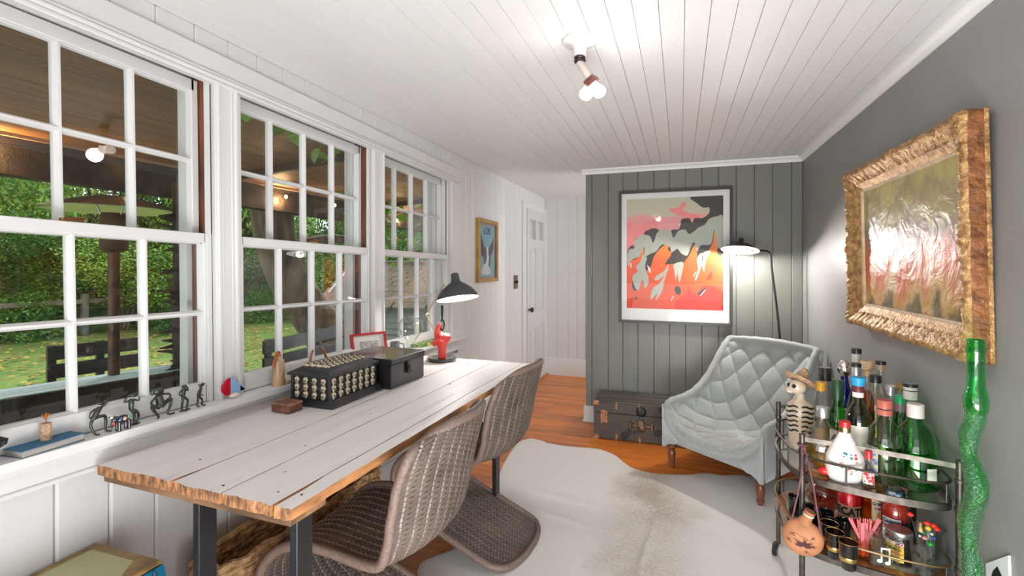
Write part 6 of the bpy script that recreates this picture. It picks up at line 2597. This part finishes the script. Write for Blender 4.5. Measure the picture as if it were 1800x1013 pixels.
strl = thing('string_lights', 'string of small warm bulbs hung along the porch beam', 'string lights', (-4.62, 0, 2.19))
b = B()
b.tube(catmull([(0, -2 + i * .45, -.03 * (i % 2)) for i in range(25)], 4), .004, 5)
b.done('wire', black, strl)
lb_ = None
for i in range(12):
    p_ = (0, -1.55 + i * .9, -.055)
    if lb_ is None:
        q = B()
        q.ball((0, 0, 0), .018, (1, 1, 1.3), 8)
        o = q.done('small_bulb', M('warm_bulb', (1, .7, .35), .4, emit=(1, .62, .25), es=18), strl)
        o.location = p_
        lb_ = o.data
    else:
        put('small_bulb', lb_, strl, p_)
for i in range(4):
    point_light('string_light_glow', (-.12, -.65 + i * 2.7, -.10), 95, (1, .66, .32), .05, strl)

# patio heater
ph = thing('patio_heater', 'tall metal patio heater with a wide round reflector on the patio', 'heater', (-4.31, 2.63, GZ + .001))
ph.scale = (1.1, 1.1, 1.05)
st = M('brushed_steel', (.35, .33, .30), .35, metal=.9, var=.15, vs=30)
b = B()
b.lathe([(0, 0), (.22, 0), (.22, .05), (.10, .12), (.03, .13), (0, .13)], 24)
b.done('base', M('heater_dark', (.06, .035, .02), .5, metal=.5), ph)
b = B()
b.cyl((0, 0, .1), (0, 0, 1.72), .036)
b.done('pole', M('rusty_pole', (.10, .055, .03), .5, metal=.4, var=.4, vs=12), ph)
b = B()
b.lathe([(.05, 1.70), (.085, 1.72), (.085, 1.95), (.075, 2.0), (0, 2.0)], 20)
b.done('burner', M('burner_mesh', (.12, .07, .045), .5, metal=.6, bump=1, bs=200), ph)
b = B()
b.lathe([(0, 2.12), (.12, 2.11), (.30, 2.06), (.41, 2.02), (.42, 2.025), (.30, 2.075), (.12, 2.125), (0, 2.135)], 36)
for a in range(3):
    b.cyl((.07 * math.cos(a * 2.1), .07 * math.sin(a * 2.1), 1.98), (.12 * math.cos(a * 2.1), .12 * math.sin(a * 2.1), 2.11), .006)
b.done('reflector', M('reflector_aluminium', (.55, .57, .58), .25, metal=.9), ph)

# patio table and benches
wet = plank_mat('weathered_wood_sky_sheen', (.50, .60, .66), (.26, .32, .36), .22, 1, rv=.2, grain=.8)  # sky reflection on the wet planks is put into the pale blue colour
drk = plank_mat('dark_wet_wood', (.055, .035, .02), (.018, .012, .008), .3, 1, rv=.3, grain=.8)


def slat_furniture(name, lab_, cat, loc, rz, w, L_, h, mat, n, back=0, group=None):
    t = thing(name, lab_, cat, loc, rz, group)
    for i in range(n):
        q = B()
        q.box((-w / 2 + w * (i + .5) / n, 0, h - .018), (w / n - .008, L_, .036), bev=.003)
        q.done('slat', mat, t)
    for x in (-w * .4, w * .4):
        for y in (-L_ * .42, L_ * .42):
            q = B()
            q.box((x, y, (h - .037) / 2), (.07, .07, h - .038))
            q.done('leg', drk, t)
    if back:
        for k in range(2):
            q = B()
            q.box((-w / 2 * back - .03 * back, 0, h + (.24 if back > 0 else .38) + k * .17), (.035, L_, .13), bev=.003)
            q.done('back_slat', drk, t)
        for y in (-L_ * .45, 0, L_ * .45):
            q = B()
            q.box((-w / 2 * back - .055 * back, y, h / 2 + (.24 if back > 0 else .31)), (.04, .06, h + (.48 if back > 0 else .62)))
            q.done('back_post', drk, t)
    return t


slat_furniture('patio_table', 'large weathered wet plank table on the patio outside the near window', 'table', (-3.98, 1.95, GZ + .001), R(-14), 1.15, 2.5, .80, wet, 9)
slat_furniture('garden_bench', 'dark slatted bench with its back to the house, nearest the near window', 'bench', (-3.05, 1.38, GZ + .001), R(-14), .30, 1.5, .46, drk, 3, back=-1)
slat_furniture('garden_bench', 'dark slatted bench beyond the wet patio table', 'bench', (-5.15, 3.12, GZ + .001), R(-12), .42, .8, .46, drk, 4, back=1)
slat_furniture('side_table', 'small weathered table outside the middle window', 'table', (-2.9, 4.3, GZ + .001), R(5), .8, 1.3, .72, plank_mat('brown_table_wood', (.22, .13, .06), (.10, .055, .025), .4, 1, rv=.2), 6)
slat_furniture('garden_bench', 'dark slatted bench outside the middle window', 'bench', (-3.7, 4.6, GZ + .001), R(5), .42, 1.8, .46, drk, 4, back=1)

# fire-pit blocks and small garden box
stn = M('grey_stone', (.28, .29, .28), .8, var=.35, vs=5, bump=.5, bs=15)
fpit = thing('stone_fire_pit', 'low ring of grey stone blocks on the lawn edge', 'fire pit', (-6.3, 1.9, GZ + .02))
blk = None
for lv in range(2):
    for k in range(14):
        a = 2 * PI * (k + .5 * lv) / 14
        if blk is None:
            q = B()
            q.box((0, 0, 0), (.20, .36, .19), bev=.02)
            o = q.done('stone_block', stn, fpit)
            blk = o.data
            o.location = (.85 * math.cos(a), .85 * math.sin(a), .10 + lv * .20)
            o.rotation_euler = (0, 0, a)
        else:
            put('stone_block', blk, fpit, (.85 * math.cos(a), .85 * math.sin(a), .10 + lv * .20), rot=(0, 0, a))
ub = thing('utility_box', 'pale grey utility box on a short post beside the patio', 'utility box', (-5.0, 1.45, GZ + .01))
b = B()
b.box((0, 0, .62), (.14, .20, .22), bev=.01)
b.done('box', M('pale_grey_box', (.38, .42, .44), .5), ub)
b = B()
b.box((0, 0, .26), (.06, .06, .52))
b.done('post', MATS['pale_grey_box'], ub)

# split rail fence
fe = thing('rail_fence', 'weathered two-rail wooden fence across the back of the lawn', 'fence', (-13.5, 0, GZ))
fw = M('weathered_rail', (.20, .17, .13), .8, var=.3, vs=4)
for i in range(9):
    y = -8 + i * 2.6
    q = B()
    q.box((0, y, .5), (.12, .12, 1.0), bev=.01)
    q.done('fence_post', fw, fe)
    for z in (.38, .82):
        q = B()
        q.box((0, y + 1.3, z), (.06, 2.5, .11), bev=.01)
        q.done('fence_rail', fw, fe)

# shed with shingled roof
shd = thing('garden_shed', 'grey clapboard garden shed with a brown shingle roof beyond the far window', 'shed', (-5.2, 7.6, GZ))
sid_m = M('shed_siding', (.30, .34, .32), .7, var=.15, vs=4)
shg = M('cedar_shingle', (.27, .21, .14), .85, var=.4, vs=3, bump=.3)
q = B()
q.box((0, .9, .48), (2.3, 1.8, .96))
q.done('shed_walls', sid_m, shd)
for i in range(9):
    q = B()
    q.prism([(-.03, i * .107), (-.03, i * .107 + .012), (0, i * .107 + .112), (0, i * .107)], 0, -1.17, 1.17)
    q.done('clapboard', sid_m, shd, smooth=False)
b = B()
b.prism([(-.15, .93), (.9, 1.72), (1.95, .93)], 0, -1.2, 1.2)
b.done('roof_core', sid_m, shd, smooth=False)
rs2 = random.Random(3)
sh_me = None
for r_ in range(9):
    for k in range(15):
        t0 = r_ / 9
        y = -.20 + 1.10 * t0
        z = .925 + .80 * t0
        x = -1.25 + k * .17 + (.085 if r_ % 2 else 0) + rs2.uniform(-.01, .01)
        if sh_me is None:
            q = B()
            q.prism([(-.01, 0), (-.01, .022), (.17, .145), (.17, .132)], 0, -.08, .08)
            o = q.done('shingle', shg, shd, smooth=False)
            o.location = (x, y, z)
            sh_me = o.data
        else:
            put('shingle', sh_me, shd, (x, y, z), rot=(rs2.uniform(-.03, .03), 0, rs2.uniform(-.02, .02)))
q = B()
q.box((0, .9, 1.74), (2.45, .12, .05))
q.done('ridge_cap', shg, shd)
b = B()
for sx_ in (-1.24, 1.24):
    b = B()
    b.prism([(-.2, .86), (.9, 1.70), (.9, 1.78), (-.2, .94)], 0, sx_ - .02, sx_ + .02)
    b.done('barge_board', M('white_barge', (.6, .62, .62), .6), shd, smooth=False)

b = B()


def wood_wall(u, v):
    a = R(60 + 125 * u)
    r = 21 + .5 * math.sin(u * 70) + .4 * math.sin(v * 19 + u * 33)
    h_ = 3.6 + .5 * math.sin(u * 41) + .35 * math.sin(u * 97)
    return Vector((r * math.cos(a) - .5, r * math.sin(a) + .5, GZ - .1 + (h_ + .4) * v))


b.grid(wood_wall, 220, 24)
wdl = b.done('distant_woods', M('distant_foliage', (.16, .26, .10), .9, col2=(.03, .07, .03), vs=2.2, bump=1, bs=5, detail=10, lo=.42, hi=.62), ang=180, kind='stuff')
tag(wdl, 'dense far wall of woodland closing off the garden beyond the fence', 'woods')

# trees -------------------------------------------------------------------
leafm = [M('leaf_green', (.10, .24, .03), .55, col2=(.04, .12, .02), vs=1.2), M('leaf_bright', (.22, .38, .05), .55, col2=(.08, .22, .03), vs=1.2), M('leaf_blue_green', (.09, .19, .09), .6, col2=(.05, .12, .05), vs=1),
         M('leaf_yellow_green', (.36, .38, .06), .55, col2=(.14, .26, .03), vs=1.2)]
for m_ in leafm:
    bs_ = m_.node_tree.nodes['Principled BSDF']
    bs_.inputs['Transmission Weight'].default_value = 0
bark = M('tree_bark', (.11, .075, .045), .9, var=.5, vs=10, stretch=(1, 1, .2), bump=1, bs=16)
LEAF = {}


def leaf_mesh(key, n, rx, ry, rz_, size, mats, seed, hollow=.35):
    if key in LEAF:
        return LEAF[key]
    rr_ = random.Random(seed)
    vs_, fs_, mi_ = [], [], []
    blobs = [(Vector((rr_.uniform(-.7, .7) * rx, rr_.uniform(-.7, .7) * ry, rr_.uniform(-.75, .75) * rz_)), rr_.uniform(.25, .5)) for _ in range(14)]
    for i in range(n):
        c, s0 = rr_.choice(blobs)
        d = Vector((rr_.gauss(0, 1), rr_.gauss(0, 1), rr_.gauss(0, 1)))
        d.normalize()
        d *= rr_.uniform(hollow, 1)
        p = c + Vector((d.x * rx * s0, d.y * ry * s0, d.z * rz_ * s0))
        a = Euler((rr_.uniform(-1, 1), rr_.uniform(-1, 1), rr_.uniform(0, 6.28))).to_matrix()
        s1 = size * rr_.uniform(.6, 1.3)
        k = len(vs_)
        for q in ((-.5, 0, 0), (0, -.28, .06), (.6, 0, 0), (0, .28, .06)):
            vs_.append(p + a @ (Vector(q) * s1))
        fs_.append((k, k + 1, k + 2, k + 3))
        mi_.append(rr_.choice((0, 0, 0, 1)))
    me = bpy.data.meshes.new('foliage')
    me.from_pydata(vs_, [], fs_)
    for m_ in mats:
        me.materials.append(m_)
    me.polygons.foreach_set('material_index', mi_)
    LEAF[key] = me
    return me


def tree(lab_, x, y, h, key, sc, trunk_r=.10, lean=0, name='tree', cz=.62, tcount=1):
    t = thing(name, lab_, 'tree', (x, y, GZ), 0)
    f = put('foliage', LEAF[key], t, (lean * h * .6, 0, h * cz), kind='stuff', scale=sc, rot=(0, 0, (x * 7 + y * 3) % 6))
    for k in range(tcount):
        b = B()
        ox, oy = (k - tcount / 2) * .35, ((k * 7) % 3 - 1) * .3
        pts = catmull([(ox, oy, 0), (ox + lean * h * .15, oy, h * .2), (ox + lean * h * .4, oy + .1 * k, h * .45), (lean * h * .7 + ox * 1.8, oy * 1.8, h * .8)], 6)
        b.tube(pts, [trunk_r * (1 - .75 * i / len(pts)) for i in range(len(pts))], 10)
        b.done('trunk', bark, t)
    return t


leaf_mesh('a', 22000, 1, 1, 1, .038, [leafm[0], leafm[1]], 1)
leaf_mesh('b', 22000, 1, 1, 1, .038, [leafm[1], leafm[3]], 2)
leaf_mesh('c', 22000, 1, 1, 1, .038, [leafm[2], leafm[0]], 3)
pl_ = [(-16, -5, 'c', 'blue-green tree at the far left beyond the rail fence', 7.0), (-17, -2.0, 'c', 'tall blue-green tree left of the patio heater, beyond the fence', 8.0), (-15.5, .8, 'a', 'dense green tree beyond the fence, left part of the near window', 6.0),
       (-15.5, 3.4, 'a', 'dense green tree beyond the fence, behind the heater pole', 6.5), (-16, 6.2, 'b', 'bright green tree beyond the fence, right of the heater', 7.5), (-15, 9.2, 'b', 'yellow-green tree beyond the lawn seen past the log post', 7.5),
       (-13.5, 12.2, 'b', 'bright yellow-green tree behind the big leaning trunk', 8.0), (-12, 15.5, 'a', 'tall green tree behind the garden shed, left side', 9.0), (-9, 17.5, 'b', 'tall bright tree behind the garden shed', 9.0),
       (-6, 19, 'a', 'tall green tree behind the garden shed, right side', 9.5), (-18, -9, 'a', 'broad green tree at the far left edge of the garden', 7.5), (-20, 2, 'c', 'large hazy tree in the farthest row', 10.0), (-20, 9, 'a', 'large green tree in the farthest row, right', 10.5), (-17, 14, 'a', 'large dark tree in the farthest row beside the shed trees', 11)]
for x, y, k, lb, h in pl_:
    tree(lb, x, y, h, k, (2.7, 2.7, h * .60), .09, cz=.52, tcount=3)
big = thing('leaning_tree', 'big dark tree trunk leaning right just outside the middle window', 'tree', (-5.4, 5.6, GZ))
b = B()
pts = catmull([(1.0, .35, 0), (.85, .25, .35), (.40, .0, 1.0), (.05, -.15, 1.7), (-.10, -.2, 2.4), (-.05, -.2, 3.2), (.1, -.2, 4.4)], 8)
b.tube(pts, [.48 - .20 * min(1, i / 16) for i in range(len(pts))], 20)
b.done('trunk', bark, big, ang=180)
b = B()
b.tube(catmull([(-.05, -.2, 1.9), (.3, .6, 2.1), (.5, 1.3, 2.0), (.9, 2.1, 2.3)], 6), [.09 - .0035 * i for i in range(19)], 8)
b.done('branch', bark, big)
f = put('foliage', LEAF['b'], big, (.3, .2, 5.2), kind='stuff', scale=(2.6, 3.2, 1.7))
# hanging leafy branches under the porch edge
rv = random.Random(5)
for (nm, lb, x, y, z, n, sp) in (('leafy_branch', 'branch of large bright green leaves hanging below the porch beam at the left', -4.9, .35, 2.0, 90, (.3, .9, .22)),
                                 ('leafy_branch', 'thin vine of yellow-green leaves hanging under the porch roof at the middle window', -2.6, 3.0, 2.28, 70, (.25, .9, .16)),
                                 ('leafy_branch', 'cluster of bright green maple leaves hanging beyond the far window', -4.2, 6.2, 1.85, 120, (.4, .8, .45))):
    t = thing(nm, lb, 'branch', (x, y, z))
    b = B()
    for i in range(n):
        p = Vector((rv.gauss(0, .5) * sp[0], rv.uniform(-1, 1) * sp[1], rv.gauss(0, .5) * sp[2]))
        a = Euler((rv.uniform(-.9, .9), rv.uniform(-.9, .9), rv.uniform(0, 6.28))).to_matrix()
        s1 = rv.uniform(.05, .10)
        vs_ = [p + a @ (Vector((math.cos(k * PI / 3), math.sin(k * PI / 3) * .8, .1 if k % 2 else 0)) * s1 * (1 if k % 2 == 0 else .7)) for k in range(6)]
        b.face([b.bm.verts.new(q) for q in vs_])
    b.done('leaves', M('leaf_vivid', (.25, .42, .03), .5, col2=(.10, .25, .02), vs=3), t, smooth=False, fix=False, kind='stuff')
    b = B()
    b.tube(catmull([(0, -sp[1], .05), (.05, -sp[1] * .3, .1), (0, sp[1] * .4, .02), (.05, sp[1], .08)], 6), .008, 6)
    b.done('twig', bark, t)
shrubs = [(-13.2, -4.5, 'c', 'blue-green'), (-13.6, -2.2, 'a', 'dark green'), (-14.6, -.2, 'c', 'grey-green'), (-14.8, 2.0, 'a', 'mid green'), (-14.4, 4.2, 'b', 'bright green'), (-13.6, 6.4, 'a', 'deep green'), (-12.6, 8.4, 'b', 'yellow-green'),
          (-11.2, 10.4, 'a', 'green'), (-9.6, 12.6, 'b', 'light green'), (-7.6, 14.2, 'a', 'dark green'), (-5.0, 14.8, 'b', 'yellowish green'), (-3.2, 14.0, 'a', 'green')]
spots_ = ['at the far left of the garden', 'left of the fire pit, beyond the fence', 'straight behind the fire pit', 'behind the patio heater', 'right of the heater, beyond the fence', 'seen just left of the log post',
          'seen just right of the log post', 'left of the big leaning trunk', 'behind the big leaning trunk', 'right of the leaning trunk', 'behind the left end of the shed', 'behind the right end of the shed']
for (x, y, k, cname), sp_t in zip(shrubs, spots_):
    t = thing('shrub', '%s bushy shrub %s' % (cname, sp_t), 'shrub', (x - .8, y, GZ))
    put('foliage', LEAF[k], t, (0, 0, 1.25), kind='stuff', scale=(1.9, 2.1, 1.7), rot=(0, 0, x * 3))
    b = B()
    for q_ in range(4):
        b.tube([(.1 * q_ - .2, 0, 0), (.3 * q_ - .5, .2, 1.2), (.5 * q_ - .8, .1, 2.2)], [.03, .02, .01], 6)
    b.done('stems', bark, t, kind='stuff')
hd_ = thing('clipped_hedge', 'long low clipped hedge of yellow-green leaves behind the rail fence', 'hedge', (-14.4, 2, GZ))
put('foliage', leaf_mesh('h', 14000, 1, 1, 1, .05, [leafm[0], leafm[3]], 9, hollow=.6), hd_, (0, 0, .62), kind='stuff', scale=(.7, 11, .62))

# ------------------------------------------------------------------ pieces that sit on a part become its sub-parts
SUB = {'button': 'tufted_cushion', 'hasp': 'trunk_body', 'draw_latch': 'trunk_body', 'lock': 'trunk_lid', 'lid_top': 'trunk_lid', 'eye_socket': 'head', 'teeth': 'head',
       'painted_rib': 'body', 'painted_patch': 'body', 'painted_flower': 'decanter', 'painted_leaf': 'decanter', 'gold_collar': 'decanter', 'latch': 'lid', 'side_handle': 'box_body',
       'carved_lid': 'box_body', 'bulb': ('shade', 'twin_socket'), 'paper_label': 'glass_body', 'neck_label': 'glass_body', 'label_panel': 'glass_body', 'tan_band': 'can',
       'gold_rim': 'glass_bowl', 'gold_band': 'glass_bowl', 'lens': 'rim_and_handle', 'toggle': 'plate', 'glazing': 'frame', 'small_bulb': 'wire',
       'rail_spindle': 'upper_guard_rail', 'wooden_border': 'lower_shelf', 'lid_panel': 'lid', 'spine_band': 'spine', 'etched_plant': 'flask_body', 'neck_band': 'neck',
       'etching': 'mount_board', 'lettering': ('can', 'jar', 'glass_body', 'blue_print'), 'etched_letter': 'glass_body', 'printed_orange': 'glass_body', 'printed_tower': 'glass_body',
       'ears': 'blue_print', 'face': 'blue_print', 'red_strip': 'jar', 'wick': 'wax_hand_', 'slat_': 'x', 'bark_stubs': 'trunk', 'beam_trim': 'beam', 'ridge_cap': 'roof_core', 'shingle': 'roof_core',
       'clapboard': 'shed_walls', 'stopper': 'neck', 'cord_knot': 'cord', 'handle': 'cup', 'glass_loop': 'glass_body', 'joint': 'lower_arm'}


def base_name(o):
    return o.name.split('.')[0]


for root in [o for o in COL.objects if o.parent is None and o.children]:
    kids = list(root.children)
    for k_ in kids:
        want = SUB.get(base_name(k_))
        if not want or k_.children:
            continue
        want = (want,) if isinstance(want, str) else want
        for w_ in want:
            tgt = [p for p in kids if base_name(p) == w_ and p is not k_ and p.parent is root and p.matrix_basis == Matrix.Identity(4)]
            if tgt:
                k_.parent = tgt[0]
                break
